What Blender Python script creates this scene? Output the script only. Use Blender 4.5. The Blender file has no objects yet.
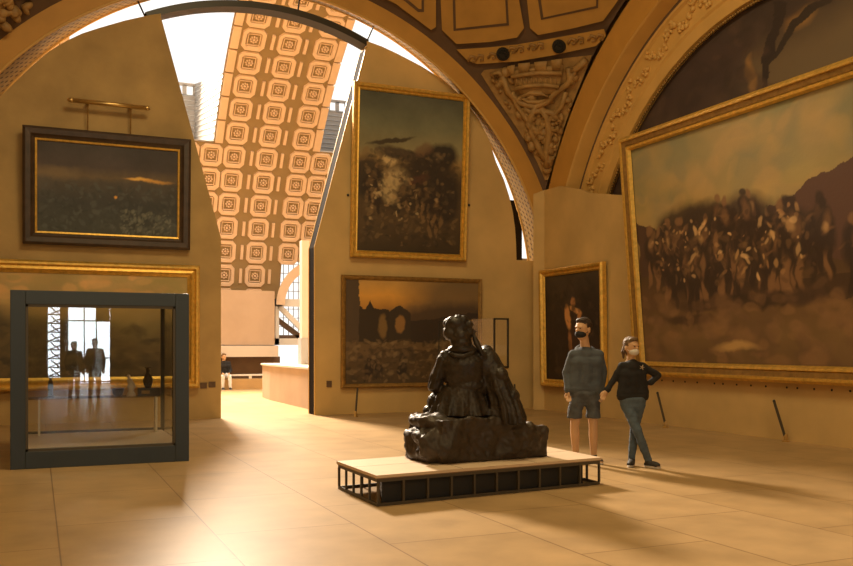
import bpy, bmesh, math, random
import numpy as np
from mathutils import Vector, Matrix, noise
PI = math.pi
random.seed(7)
scene = bpy.context.scene
COL = scene.collection

# ------------------------------------------------------------------ camera / frame maths
F = 900.0
YAW = math.atan(390/900)
S, Cc = math.sin(YAW), math.cos(YAW)
EYE = 1.55
HZ = 345.0
def ray(x, y):
    a = (x-426.5)/F
    return Vector((S+a*Cc, Cc-a*S, (HZ-y)/F))
def atY(x, y, Y):
    d = ray(x, y); return d*(Y/d.y)+Vector((0, 0, EYE))
def atX(x, y, X):
    d = ray(x, y); return d*(X/d.x)+Vector((0, 0, EYE))
SC = Vector((4.585, 12.0, 2.22)); SR = 9.97
def onS(x, y, off=0.0):
    d = ray(x, y); o = Vector((0, 0, EYE))-SC
    a = d.dot(d); b = 2*o.dot(d); c = o.dot(o)-(SR-off)**2
    t = (-b+math.sqrt(b*b-4*a*c))/(2*a)
    return d*t+Vector((0, 0, EYE))

# ------------------------------------------------------------------ materials
def lin(c):
    return tuple(((v/255)/12.92 if v/255 <= .04045 else ((v/255+.055)/1.055)**2.4) for v in c)
def newmat(name):
    m = bpy.data.materials.new(name); m.use_nodes = True
    nt = m.node_tree; b = nt.nodes['Principled BSDF']
    return m, nt, b
def mat(name, col, rough=.6, metal=0.0, var=.0, scale=3.0, bump=0.0, bscale=20.0, spec=.5, col2=None, detail=4):
    m, nt, b = newmat(name)
    b.inputs['Roughness'].default_value = rough
    b.inputs['Metallic'].default_value = metal
    b.inputs['Specular IOR Level'].default_value = spec
    b.inputs['Base Color'].default_value = (*col, 1)
    tc = nt.nodes.new('ShaderNodeTexCoord')
    if var or col2:
        n = nt.nodes.new('ShaderNodeTexNoise'); n.inputs['Scale'].default_value = scale; n.inputs['Detail'].default_value = detail
        nt.links.new(tc.outputs['Object'], n.inputs['Vector'])
        r = nt.nodes.new('ShaderNodeValToRGB')
        r.color_ramp.elements[0].position = .3; r.color_ramp.elements[1].position = .7
        c2 = col2 if col2 else tuple(v*(1-var) for v in col)
        c1 = col if col2 else tuple(min(1, v*(1+var)) for v in col)
        r.color_ramp.elements[0].color = (*c2, 1); r.color_ramp.elements[1].color = (*c1, 1)
        nt.links.new(n.outputs['Fac'], r.inputs[0]); nt.links.new(r.outputs[0], b.inputs['Base Color'])
    if bump:
        n = nt.nodes.new('ShaderNodeTexNoise'); n.inputs['Scale'].default_value = bscale; n.inputs['Detail'].default_value = 5
        nt.links.new(tc.outputs['Object'], n.inputs['Vector'])
        bp = nt.nodes.new('ShaderNodeBump'); bp.inputs['Strength'].default_value = bump; bp.inputs['Distance'].default_value = .02
        nt.links.new(n.outputs['Fac'], bp.inputs['Height']); nt.links.new(bp.outputs[0], b.inputs['Normal'])
    return m
M = {}
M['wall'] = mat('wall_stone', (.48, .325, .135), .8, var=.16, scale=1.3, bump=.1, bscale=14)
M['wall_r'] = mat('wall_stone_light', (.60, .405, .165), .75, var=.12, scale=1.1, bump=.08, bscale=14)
M['arch'] = mat('arch_ochre', (.56, .29, .06), .6, var=.07, scale=2)
M['cream'] = mat('arch_cream', (.66, .40, .12), .5, var=.06, scale=2)
M['brown'] = mat('rib_brown', (.12, .07, .04), .7, var=.1)
M['dome'] = mat('dome_ochre', (.47, .26, .06), .65, var=.1, scale=2)
M['pend'] = mat('pendentive_ochre', (.36, .21, .07), .6, var=.22, scale=5, bump=.4, bscale=8)
M['nave_field'] = mat('nave_field', (.27, .185, .08), .7, var=.06)
M['nave_raise'] = mat('nave_raised', (.70, .51, .34), .7, var=.04)
M['nave_wall'] = mat('nave_wall', (.42, .305, .21), .8, var=.08, scale=1.2)
M['nave_pale'] = mat('nave_pale', (.58, .50, .42), .7, var=.03)
M['nave_ochre'] = mat('nave_ochre', (.48, .30, .12), .7, var=.05)
M['dark'] = mat('dark_metal', (.035, .032, .028), .4, .3)
M['case'] = mat('case_metal', (.040, .052, .062), .42, .2, var=.05)
M['gold'] = mat('gilt', (.76, .47, .10), .38, .55, var=.18, scale=12, bump=.3, bscale=30)
M['golddark'] = mat('gilt_dull', (.30, .17, .045), .45, .35, var=.25, scale=10)
M['frame_dark'] = mat('frame_walnut', (.060, .036, .022), .45, 0, var=.25, scale=6, bump=.2)
M['brass'] = mat('brass', (.62, .42, .16), .3, .8)
M['white'] = mat('white_metal', (.75, .72, .66), .5)
M['grey'] = mat('grey_slat', (.27, .255, .235), .6)
M['bronze'] = mat('bronze_patina', (.020, .015, .011), .44, .12, bump=.35, bscale=34, col2=(.042, .030, .018), scale=6, spec=.35)
M['rock'] = mat('bronze_rock', (.035, .026, .018), .5, .15, bump=.55, bscale=17, col2=(.055, .038, .023), scale=7, spec=.35)
M['plat'] = mat('platform_board', (.66, .50, .34), .45, var=.05, scale=4)
M['plat_edge'] = mat('platform_edge', (.20, .12, .06), .5)
M['plat_metal'] = mat('platform_metal', (.085, .07, .05), .5, .3)
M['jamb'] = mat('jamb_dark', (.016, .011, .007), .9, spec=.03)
M['black'] = mat('black_panel', (.012, .012, .012), .6)
M['skin'] = mat('skin', (.56, .33, .17), .55, var=.06, scale=8)
M['hoodie'] = mat('hoodie_cloth', (.072, .084, .098), .9, var=.12, scale=12, bump=.4, bscale=14)
M['denim'] = mat('denim_shorts', (.070, .076, .084), .85, var=.3, scale=14, bump=.3)
M['jeans'] = mat('denim_jeans', (.075, .105, .140), .85, var=.25, scale=12, bump=.3, bscale=18)
M['sweater'] = mat('black_sweater', (.014, .013, .013), .9, bump=.3, bscale=16)
M['hair'] = mat('brown_hair', (.035, .020, .012), .6, var=.3, scale=30, bump=.5, bscale=60)
M['hair2'] = mat('blond_hair', (.13, .075, .03), .6, var=.3, scale=30, bump=.5, bscale=60)
M['maskb'] = mat('black_mask', (.010, .010, .012), .8)
M['maskw'] = mat('white_mask', (.62, .58, .52), .8)
M['shoe'] = mat('shoe_dark', (.03, .028, .026), .7)
M['sole'] = mat('shoe_sole', (.55, .50, .44), .7)
M['star'] = mat('embroidery', (.45, .36, .26), .8)
M['trouser_w'] = mat('white_trousers', (.75, .72, .68), .8)
M['pale_stone'] = mat('pale_marble', (.62, .52, .42), .5)
M['lamp_grey'] = mat('grey_panel', (.34, .34, .34), .6)

# floor: long stone slabs
def floor_mat():
    m, nt, b = newmat('floor_slabs')
    tc = nt.nodes.new('ShaderNodeTexCoord'); mp = nt.nodes.new('ShaderNodeMapping')
    mp.inputs['Rotation'].default_value = (0, 0, PI/2); mp.inputs['Location'].default_value = (.35, -.16, 0)
    nt.links.new(tc.outputs['Object'], mp.inputs['Vector'])
    br = nt.nodes.new('ShaderNodeTexBrick')
    br.inputs['Scale'].default_value = 1; br.inputs['Mortar Size'].default_value = .007; br.inputs['Mortar Smooth'].default_value = .3
    br.inputs['Brick Width'].default_value = 1.77; br.inputs['Row Height'].default_value = 1.18
    br.inputs['Color1'].default_value = (.445, .298, .145, 1); br.inputs['Color2'].default_value = (.40, .262, .12, 1); br.inputs['Mortar'].default_value = (.20, .115, .05, 1)
    nt.links.new(mp.outputs[0], br.inputs['Vector'])
    n = nt.nodes.new('ShaderNodeTexNoise'); n.inputs['Scale'].default_value = 1.7; n.inputs['Detail'].default_value = 4; n.inputs['Roughness'].default_value = .55
    mp2 = nt.nodes.new('ShaderNodeMapping'); mp2.inputs['Location'].default_value = (.3, .7, 5.37); nt.links.new(tc.outputs['Object'], mp2.inputs['Vector']); nt.links.new(mp2.outputs[0], n.inputs['Vector'])
    mx = nt.nodes.new('ShaderNodeMix'); mx.data_type = 'RGBA'; mx.blend_type = 'MULTIPLY'; mx.inputs[0].default_value = 1
    r = nt.nodes.new('ShaderNodeMapRange'); r.inputs[1].default_value = .3; r.inputs[2].default_value = .7; r.inputs[3].default_value = .82; r.inputs[4].default_value = 1.12
    nt.links.new(n.outputs['Fac'], r.inputs[0])
    nt.links.new(br.outputs['Color'], mx.inputs[6]); nt.links.new(r.outputs[0], mx.inputs[7])
    nt.links.new(mx.outputs[2], b.inputs['Base Color'])
    b.inputs['Roughness'].default_value = .37; b.inputs['Specular IOR Level'].default_value = .22
    return m
M['floor'] = floor_mat()
def dots_mat():
    m, nt, b = newmat('studded_soffit'); b.inputs['Roughness'].default_value = .5
    uv = nt.nodes.new('ShaderNodeUVMap')
    vo = nt.nodes.new('ShaderNodeTexVoronoi'); vo.inputs['Scale'].default_value = 1; vo.inputs['Randomness'].default_value = .12
    nt.links.new(uv.outputs[0], vo.inputs['Vector'])
    r = nt.nodes.new('ShaderNodeValToRGB')
    r.color_ramp.elements[0].position = .20; r.color_ramp.elements[1].position = .30
    r.color_ramp.elements[0].color = (.10, .055, .02, 1); r.color_ramp.elements[1].color = (.42, .28, .11, 1)
    nt.links.new(vo.outputs['Distance'], r.inputs[0]); nt.links.new(r.outputs[0], b.inputs['Base Color'])
    bp = nt.nodes.new('ShaderNodeBump'); bp.inputs['Strength'].default_value = .5; bp.inputs['Distance'].default_value = .03
    nt.links.new(vo.outputs['Distance'], bp.inputs['Height']); nt.links.new(bp.outputs[0], b.inputs['Normal'])
    return m
M['dots'] = dots_mat()
def glass_mat(name, ior=1.75, tint=(.93, .95, .94)):
    m = bpy.data.materials.new(name); m.use_nodes = True; nt = m.node_tree; nt.nodes.clear()
    o = nt.nodes.new('ShaderNodeOutputMaterial'); mx = nt.nodes.new('ShaderNodeMixShader')
    lw = nt.nodes.new('ShaderNodeLayerWeight'); lw.inputs[0].default_value = .5
    pw = nt.nodes.new('ShaderNodeMath'); pw.operation = 'POWER'; pw.inputs[1].default_value = 5; nt.links.new(lw.outputs['Facing'], pw.inputs[0])
    fr = nt.nodes.new('ShaderNodeMapRange'); fr.inputs[3].default_value = ((ior-1)/(ior+1))**2; nt.links.new(pw.outputs[0], fr.inputs[0])
    t = nt.nodes.new('ShaderNodeBsdfTransparent'); t.inputs[0].default_value = (*tint, 1)
    g = nt.nodes.new('ShaderNodeBsdfGlossy'); g.inputs['Roughness'].default_value = .0
    nt.links.new(fr.outputs[0], mx.inputs[0]); nt.links.new(t.outputs[0], mx.inputs[1]); nt.links.new(g.outputs[0], mx.inputs[2]); nt.links.new(mx.outputs[0], o.inputs[0])
    return m
M['glass'] = glass_mat('case_glass')
M['glass2'] = glass_mat('clear_glass', 1.18, (.97, .97, .95))
def art_mat():
    m, nt, b = newmat('painted_canvas'); b.inputs['Roughness'].default_value = .5; b.inputs['Specular IOR Level'].default_value = .35
    a = nt.nodes.new('ShaderNodeAttribute'); a.attribute_name = 'Col'
    nt.links.new(a.outputs['Color'], b.inputs['Base Color'])
    tc = nt.nodes.new('ShaderNodeTexCoord'); n = nt.nodes.new('ShaderNodeTexNoise'); n.inputs['Scale'].default_value = 18
    nt.links.new(tc.outputs['Object'], n.inputs['Vector'])
    bp = nt.nodes.new('ShaderNodeBump'); bp.inputs['Strength'].default_value = .12; bp.inputs['Distance'].default_value = .02
    nt.links.new(n.outputs['Fac'], bp.inputs['Height']); nt.links.new(bp.outputs[0], b.inputs['Normal'])
    return m
M['art'] = art_mat()

# ------------------------------------------------------------------ object helpers
MW = {}
def wmat(o):
    return MW.get(o.name, Matrix.Identity(4)) if o else Matrix.Identity(4)
def thing(name, label, cat, loc=(0, 0, 0), rotz=0, group=None):
    o = bpy.data.objects.new(name, None); COL.objects.link(o); o.empty_display_size = .2
    o.location = loc; o.rotation_euler = (0, 0, rotz)
    MW[o.name] = Matrix.Translation(Vector(loc)) @ Matrix.Rotation(rotz, 4, 'Z')
    o['label'] = label; o['category'] = cat
    if group: o['group'] = group
    return o
def tag(o, label, cat, group=None):
    o['label'] = label; o['category'] = cat
    if group: o['group'] = group
    return o
def link(name, me, m, parent=None, world=True, smooth=False, label=None):
    o = bpy.data.objects.new(name, me); COL.objects.link(o)
    if m is not None and len(me.materials) == 0: me.materials.append(m)
    if parent:
        o.parent = parent
        if world: me.transform(wmat(parent).inverted())
        MW[o.name] = wmat(parent)
    if smooth:
        me.polygons.foreach_set('use_smooth', [True]*len(me.polygons))
    if label: o['label'] = label
    return o
def recenter(o):
    """put origin at base centre of a single-mesh thing"""
    vs = [v.co.copy() for v in o.data.vertices]
    c = Vector(((min(v.x for v in vs)+max(v.x for v in vs))/2, (min(v.y for v in vs)+max(v.y for v in vs))/2, min(v.z for v in vs)))
    o.data.transform(Matrix.Translation(-c)); o.location = c; MW[o.name] = Matrix.Translation(c)
    return o
class B:
    def __init__(s): s.bm = bmesh.new()
    def box(s, a, b, mtx=None):
        vs = [s.bm.verts.new((x, y, z)) for x in (a[0], b[0]) for y in (a[1], b[1]) for z in (a[2], b[2])]
        if mtx:
            for v in vs: v.co = mtx @ v.co
        for f in ((0, 1, 3, 2), (4, 6, 7, 5), (0, 4, 5, 1), (2, 3, 7, 6), (0, 2, 6, 4), (1, 5, 7, 3)):
            s.bm.faces.new([vs[i] for i in f])
        return s
    def poly(s, pts):
        s.bm.faces.new([s.bm.verts.new(p) for p in pts]); return s
    def prism(s, pts, off):
        off = Vector(off); a = [s.bm.verts.new(p) for p in pts]; b = [s.bm.verts.new(Vector(p)+off) for p in pts]
        s.bm.faces.new(a); s.bm.faces.new(b[::-1])
        n = len(pts)
        for i in range(n): s.bm.faces.new([a[i], b[i], b[(i+1) % n], a[(i+1) % n]])
        return s
    def grid(s, nu, nv, fn, uv=None):
        g = [[s.bm.verts.new(fn(i/nu, j/nv)) for j in range(nv+1)] for i in range(nu+1)]
        L = s.bm.loops.layers.uv.verify() if uv else None
        for i in range(nu):
            for j in range(nv):
                f = s.bm.faces.new([g[i][j], g[i+1][j], g[i+1][j+1], g[i][j+1]])
                if uv:
                    for l, (a, b) in zip(f.loops, ((i, j), (i+1, j), (i+1, j+1), (i, j+1))): l[L].uv = (a/nu*uv[0], b/nv*uv[1])
        return s
    def tube(s, pts, r, n=8, closed=False):
        pts = [Vector(p) for p in pts]; rr = r if isinstance(r, (list, tuple)) else [r]*len(pts)
        rings = []
        for i, p in enumerate(pts):
            d = (pts[min(i+1, len(pts)-1)]-pts[max(i-1, 0)]).normalized()
            u = d.orthogonal().normalized() if abs(d.z) > .95 else d.cross(Vector((0, 0, 1))).normalized()
            w = d.cross(u)
            rings.append([s.bm.verts.new(p+(u*math.cos(2*PI*k/n)+w*math.sin(2*PI*k/n))*rr[i]) for k in range(n)])
        for a, b in zip(rings, rings[1:]):
            for k in range(n): s.bm.faces.new([a[k], a[(k+1) % n], b[(k+1) % n], b[k]])
        s.bm.faces.new(rings[0][::-1]); s.bm.faces.new(rings[-1])
        return s
    def ell(s, c, r, seg=16, rings=10, rot=None):
        r = r if hasattr(r, '__len__') else (r, r, r); c = Vector(c)
        def q(x, y, z):
            v = Vector((x*r[0], y*r[1], z*r[2]))
            return s.bm.verts.new(c+(rot @ v if rot else v))
        top = q(0, 0, 1); bot = q(0, 0, -1); rg_ = []
        for j in range(1, rings):
            t = PI*j/rings; st, ct = math.sin(t), math.cos(t)
            rg_.append([q(st*math.cos(2*PI*k/seg), st*math.sin(2*PI*k/seg), ct) for k in range(seg)])
        nf = s.bm.faces.new
        for k in range(seg):
            k2 = (k+1) % seg
            nf([top, rg_[0][k], rg_[0][k2]]); nf([bot, rg_[-1][k2], rg_[-1][k]])
            for a, b in zip(rg_, rg_[1:]): nf([a[k], b[k], b[k2], a[k2]])
        return s
    def cap(s, a, b, ra, rb, n=14):
        """tapered capsule"""
        a, b = Vector(a), Vector(b)
        s.ell(a, ra, n, 8); s.ell(b, rb, n, 8)
        s.tube([a, b], [ra, rb], n)
        return s
    def lathe(s, prof, c=(0, 0, 0), n=20):
        rings = [[s.bm.verts.new((c[0]+r*math.cos(2*PI*k/n), c[1]+r*math.sin(2*PI*k/n), c[2]+z)) for k in range(n)] for r, z in prof]
        for a, b in zip(rings, rings[1:]):
            for k in range(n): s.bm.faces.new([a[k], a[(k+1) % n], b[(k+1) % n], b[k]])
        s.bm.faces.new(rings[0][::-1]); s.bm.faces.new(rings[-1]); return s
    def mesh(s, name):
        bmesh.ops.recalc_face_normals(s.bm, faces=s.bm.faces)
        me = bpy.data.meshes.new(name); s.bm.to_mesh(me); s.bm.free(); return me
    def obj(s, name, m, parent=None, world=True, smooth=False, label=None, bevel=0):
        if bevel:
            bmesh.ops.bevel(s.bm, geom=s.bm.edges[:], offset=bevel, segments=2, affect='EDGES', profile=.6, clamp_overlap=True)
        return link(name, s.mesh(name), m, parent, world, smooth, label)
    def remesh(s, name, voxel, m, parent=None, world=False, disp=None, smooth_it=2, label=None):
        me = s.mesh(name)
        tmp = bpy.data.objects.new('tmp', me); COL.objects.link(tmp)
        r = tmp.modifiers.new('r', 'REMESH'); r.mode = 'VOXEL'; r.voxel_size = voxel
        if smooth_it:
            sm = tmp.modifiers.new('s', 'SMOOTH'); sm.factor = .5; sm.iterations = smooth_it
        dg = bpy.context.evaluated_depsgraph_get(); dg.update()
        me2 = bpy.data.meshes.new_from_object(tmp.evaluated_get(dg))
        bpy.data.objects.remove(tmp); bpy.data.meshes.remove(me); me2.name = name
        if disp:
            me2.update(); nn = [v.normal.copy() for v in me2.vertices]
            for v, q in zip(me2.vertices, nn): v.co += q*disp(v.co, q)
        return link(name, me2, m, parent, world, True, label)
def struct(o, stuff='structure'):
    o['kind'] = stuff; return o

# ------------------------------------------------------------------ room shell
struct(B().box((-14, -14.2, -.2), (26, 37, 0)).obj('floor', M['floor']))
PY = 19.25; PT = .47
pc = Vector((.2409*PY, 0, EYE+.0799*PY)); pr = .3199*PY      # arc of panel tops
def arcz(X): return pc.z+math.sqrt(max(0, pr*pr-(X-pc.x)**2))
# openings (front plane)
kL = atY(221, 238, PY); tL = atY(161, 17, PY); kR = atY(315.5, 247, PY); tR = atY(367, 48, PY)
XL = kL.x; XR = kR.x
LT = [(0, 97), (28, 69.5), (48, 52), (66, 41), (82, 33.5), (99, 28), (125, 20.5), (150, 15), (161, 13.5)]
RT = [(367, 41), (382, 46.5), (397, 53.5), (421, 66), (445, 81), (463, 98), (478, 118), (489, 140), (496, 162), (504, 180), (509.5, 197), (513, 213), (515, 228), (516, 243), (516.5, 260)]
def panel_poly(left):
    if left:
        x0 = -2.7; p0 = atY(0, 97, PY)
        pts = [(x0, PY, 0), (XL, PY, 0), (XL, PY, kL.z), (tL.x, PY, tL.z)] + [tuple(atY(x, y, PY)) for x, y in LT[::-1]]
        pts += [(p0.x-.45, PY, p0.z-.9), (p0.x-.72, PY, p0.z-2.0), (x0, PY, p0.z-2.2)]
    else:
        q = [tuple(atY(x, y, PY)) for x, y in RT]
        pts = [(XR, PY, 0), (12.1, PY, 0), (12.1, PY, q[-1][2])] + q[::-1] + [(tR.x, PY, tR.z), (XR, PY, kR.z)]
    return pts
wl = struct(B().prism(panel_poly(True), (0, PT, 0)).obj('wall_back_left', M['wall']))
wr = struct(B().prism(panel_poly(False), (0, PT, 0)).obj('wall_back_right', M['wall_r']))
# dark lined jamb of the opening with pale edge strips
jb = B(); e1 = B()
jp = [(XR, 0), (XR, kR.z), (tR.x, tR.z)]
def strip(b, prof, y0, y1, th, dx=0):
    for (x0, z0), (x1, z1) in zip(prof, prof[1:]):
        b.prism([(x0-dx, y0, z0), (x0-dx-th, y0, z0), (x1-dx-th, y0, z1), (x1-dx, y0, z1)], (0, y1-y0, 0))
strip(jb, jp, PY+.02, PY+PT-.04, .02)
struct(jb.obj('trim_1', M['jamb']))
strip(e1, jp, PY-.012, PY+.015, .03); strip(e1, jp, PY+PT-.03, PY+PT, .03)
struct(e1.obj('trim_2', M['cream']))
# curved dark beam across the opening
bc = Vector((.2378*PY, 0, EYE+.079*PY)); br_ = .2988*PY
def arcband(b, c, r0, r1, y0, y1, a0, a1, n=60):
    def P(r, y, a): return (c.x+r*math.cos(a), y, c.z+r*math.sin(a))
    b.grid(n, 1, lambda u, v: P(r0, y0+(y1-y0)*v, a0+(a1-a0)*u)); b.grid(n, 1, lambda u, v: P(r1, y0+(y1-y0)*v, a0+(a1-a0)*u))
    b.grid(n, 1, lambda u, v: P(r0+(r1-r0)*v, y0, a0+(a1-a0)*u)); b.grid(n, 1, lambda u, v: P(r0+(r1-r0)*v, y1, a0+(a1-a0)*u))
aR = math.acos((tR.x-bc.x)/br_)-.0; aL = math.acos((tL.x-.25-bc.x)/br_)
bb = B(); arcband(bb, bc, br_, br_+.14, PY+.02, PY+.40, aR, aL)
struct(bb.obj('trim_3', M['dark'], smooth=False))
# small glazing bars between the beam and the soffit
bb = B()
for a in np.linspace(aR, aL, 4)[[0, 1, 3]]:
    p0 = Vector((bc.x+(br_+.12)*math.cos(a), PY+.2, bc.z+(br_+.12)*math.sin(a))); p1 = p0+Vector((math.cos(a), 0, math.sin(a)))*.6
    bb.tube([p0, p1], .018, 6)
struct(bb.obj('trim_4', M['dark']))

# big arch towards the nave: ochre face + studded soffit
YA = 18.8
ac = Vector((.243*YA, 0, EYE+.0377*YA)); ar = .3645*YA; aro = 7.27
YB = 19.62; bc2 = Vector((.2442*YB, 0, EYE+.0651*YB)); br2 = .3323*YB
A0, A1 = .05, PI-.05
b = B(); cO = Vector((SC.x, 0, SC.z))
b.grid(120, 1, lambda u, v: (((ac.x+ar*math.cos(A0+(A1-A0)*u))*(1-v)+(cO.x+7.29*math.cos(A0+(A1-A0)*u))*v), YA, ((ac.z+ar*math.sin(A0+(A1-A0)*u))*(1-v)+(cO.z+7.29*math.sin(A0+(A1-A0)*u))*v)))
struct(b.obj('trim_5', M['arch']))
b = B()
def sof(u, v):
    a = A0+(A1-A0)*u
    return (ac.x*(1-v)+bc2.x*v+(ar*(1-v)+br2*v)*math.cos(a), YA*(1-v)+YB*v, ac.z*(1-v)+bc2.z*v+(ar*(1-v)+br2*v)*math.sin(a))
b.grid(160, 4, sof, uv=(150, 6))
struct(b.obj('trim_6', M['dots'], smooth=True))
# thin raised fillets on the soffit edges
b = B(); b.tube([sof(u, .02) for u in np.linspace(0, 1, 120)], .03, 6); b.tube([sof(u, .97) for u in np.linspace(0, 1, 120)], .03, 6)
struct(b.obj('trim_7', M['cream'], smooth=True))
# wall above the arch, behind it
b = B()
def up(u, v):
    a = A0+(A1-A0)*u; p = Vector(sof(u, 1)); dx, dz = math.cos(a), math.sin(a)
    t = 1e9
    if dx > 1e-6: t = min(t, (12.3-p.x)/dx)
    if dx < -1e-6: t = min(t, (-3-p.x)/dx)
    if dz > 1e-6: t = min(t, (13-p.z)/dz)
    t = max(t, 0)
    return (p.x+dx*t*v, YB, p.z+dz*t*v)
b.grid(120, 1, up)
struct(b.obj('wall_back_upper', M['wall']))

p = atY(507, 200, 20.2); q = atY(522, 200, 20.2)
struct(B().box((p.x, 20.2, 0), (q.x, 20.5, atY(510, 200, 20.2).z)).obj('trim_29', M['jamb']))
# right arch with archivolt
def ringX(b, prof, a0, a1, n=110, uv=None):
    b.grid(n, len(prof)-1, lambda u, v: (lambda q: (q[0], SC.y+q[1]*math.cos(a0+(a1-a0)*u), SC.z+q[1]*math.sin(a0+(a1-a0)*u)))(
        prof[min(len(prof)-1, int(round(v*(len(prof)-1))))]), uv=uv)
RA0, RA1 = .25, PI-.25
b = B(); ringX(b, [(11.25, 7.29), (11.26, 6.60)], RA0, RA1); struct(b.obj('trim_8', M['arch']))
b = B(); ringX(b, [(11.26, 6.60), (11.30, 6.58), (11.60, 6.53)], RA0, RA1); struct(b.obj('trim_9', M['cream']))
b = B(); ringX(b, [(11.60, 6.53), (11.62, 6.50), (11.62, 6.47)], RA0, RA1); struct(b.obj('trim_10', M['brown']))
b = B(); ringX(b, [(11.62, 6.47), (11.58, 6.44), (11.58, 6.38), (11.64, 6.34), (11.64, 5.86), (11.58, 5.82), (11.58, 5.76), (11.62, 5.72), (11.62, 5.66), (11.58, 5.64), (11.60, 5.45), (11.80, 5.42)], RA0, RA1)
struct(b.obj('trim_11', M['cream']))
b = B(); rg = random.Random(3)
for i in range(150):
    a = RA0+(RA1-RA0)*i/150
    for k in range(3):
        r = 6.10+(.13*math.sin(i*.9)+rg.uniform(-.10, .10)); aa = a+rg.uniform(-.008, .008)
        b.ell((11.62, SC.y+r*math.cos(aa), SC.z+r*math.sin(aa)), (.05, rg.uniform(.03, .07), rg.uniform(.03, .07)), 6, 4, Matrix.Rotation(rg.uniform(0, 3), 3, 'X'))
struct(b.obj('trim_12', M['cream'], smooth=True))
b = B()
for i in range(220):
    a = RA0+(RA1-RA0)*i/220
    b.ell((11.66, SC.y+5.40*math.cos(a), SC.z+5.40*math.sin(a)), .035, 6, 4)
struct(b.obj('trim_13', M['golddark'], smooth=True))

# sail vault
bm = bmesh.new()
bmesh.ops.create_uvsphere(bm, u_segments=160, v_segments=100, radius=SR, matrix=Matrix.Translation(SC))
for co, no in (((11.25, 0, 0), (1, 0, 0)), ((0, YA, 0), (0, 1, 0)), ((-2.08, 0, 0), (-1, 0, 0)), ((0, 5.2, 0), (0, -1, 0)), ((0, 0, 2.2), (0, 0, -1))):
    bmesh.ops.bisect_plane(bm, geom=bm.verts[:]+bm.edges[:]+bm.faces[:], plane_co=co, plane_no=no, clear_outer=True)
me = bpy.data.meshes.new('ceiling'); bm.to_mesh(me); bm.free()
struct(link('ceiling', me, M['brown'], smooth=True))
def patch(polypx, off, th, step=6):
    """thick raised patch on the vault from an outline"""
    bm = bmesh.new(); vs = [bm.verts.new((x, y, 0)) for x, y in polypx]; bm.faces.new(vs)
    xs = [p[0] for p in polypx]; ys = [p[1] for p in polypx]
    for X in np.arange(min(xs)+step, max(xs), step):
        bmesh.ops.bisect_plane(bm, geom=bm.verts[:]+bm.edges[:]+bm.faces[:], plane_co=(X, 0, 0), plane_no=(1, 0, 0))
    for Y in np.arange(min(ys)+step, max(ys), step):
        bmesh.ops.bisect_plane(bm, geom=bm.verts[:]+bm.edges[:]+bm.faces[:], plane_co=(0, Y, 0), plane_no=(0, 1, 0))
    base = [(v, v.co.x, v.co.y) for v in bm.verts]
    r = bmesh.ops.extrude_face_region(bm, geom=bm.faces[:])
    newv = [e for e in r['geom'] if isinstance(e, bmesh.types.BMVert)]
    for v in newv: v.co = onS(v.co.x, v.co.y, off)
    for v, x, y in base: v.co = onS(x, y, off-th)
    bmesh.ops.recalc_face_normals(bm, faces=bm.faces)
    return bm
def merge(bms):
    out = B()
    for q in bms:
        me = bpy.data.meshes.new('t'); q.to_mesh(me); q.free(); out.bm.from_mesh(me); bpy.data.meshes.remove(me)
    return out
P0 = [(350, -60), (436, -60), (436, 27), (431, 30), (396, 4), (352, -18)]
P1 = [(438, -60), (442, 30), (456.5, 44), (490, 42), (517, 37.5), (524, 28), (519, 0), (512, -60)]
P2 = [(520, -60), (527, 0), (530, 28), (538, 35), (570, 29), (603, 21), (614, 6), (632, -20), (640, -60)]
merge([patch(p, .09, .12, 12) for p in (P0, P1, P2)]).obj('trim_14', M['dome'])['kind'] = 'structure'
I1 = [(451, -60), (453.5, 31), (509, 25.5), (504, -60)]; I2 = [(529, -60), (541, 20), (598, 8), (600, -60)]; I0 = [(365, -60), (424, -60), (424, 12), (418, 12), (384, -16)]
merge([patch(p, .105, .05, 12) for p in (I0, I1, I2)]).obj('trim_15', M['brown'])['kind'] = 'structure'
J1 = [(454, -60), (456, 28.5), (506.5, 23), (502, -60)]; J2 = [(532, -60), (543.5, 17.5), (596, 6), (598, -60)]; J0 = [(368, -60), (421.5, -60), (421.5, 9), (419, 9), (388, -17)]
merge([patch(p, .125, .05, 12) for p in (J0, J1, J2)]).obj('trim_16', M['dome'])['kind'] = 'structure'
FR = [(456.5, 49.5), (487, 47.5), (517, 44.5), (560, 37), (604, 29), (606, 36), (596, 46), (555, 55), (517, 61.5), (477, 64), (467, 60)]
merge([patch(FR, .10, .12, 8)]).obj('trim_17', M['dome'])['kind'] = 'structure'
PF = [(481, 74), (484, 70), (518.6, 66.5), (558, 59), (592, 55), (583, 78), (572, 105), (563, 130), (556, 155), (548, 180), (545, 180), (536, 160), (526, 142), (512, 121), (496, 98)]
LF = [(-60, -60), (36, -60), (8, 8), (-20, 28), (-60, 50)]
merge([patch(PF, .05, .08, 8), patch(LF, .05, .08, 12)]).obj('trim_18', M['pend'])['kind'] = 'structure'
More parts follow.
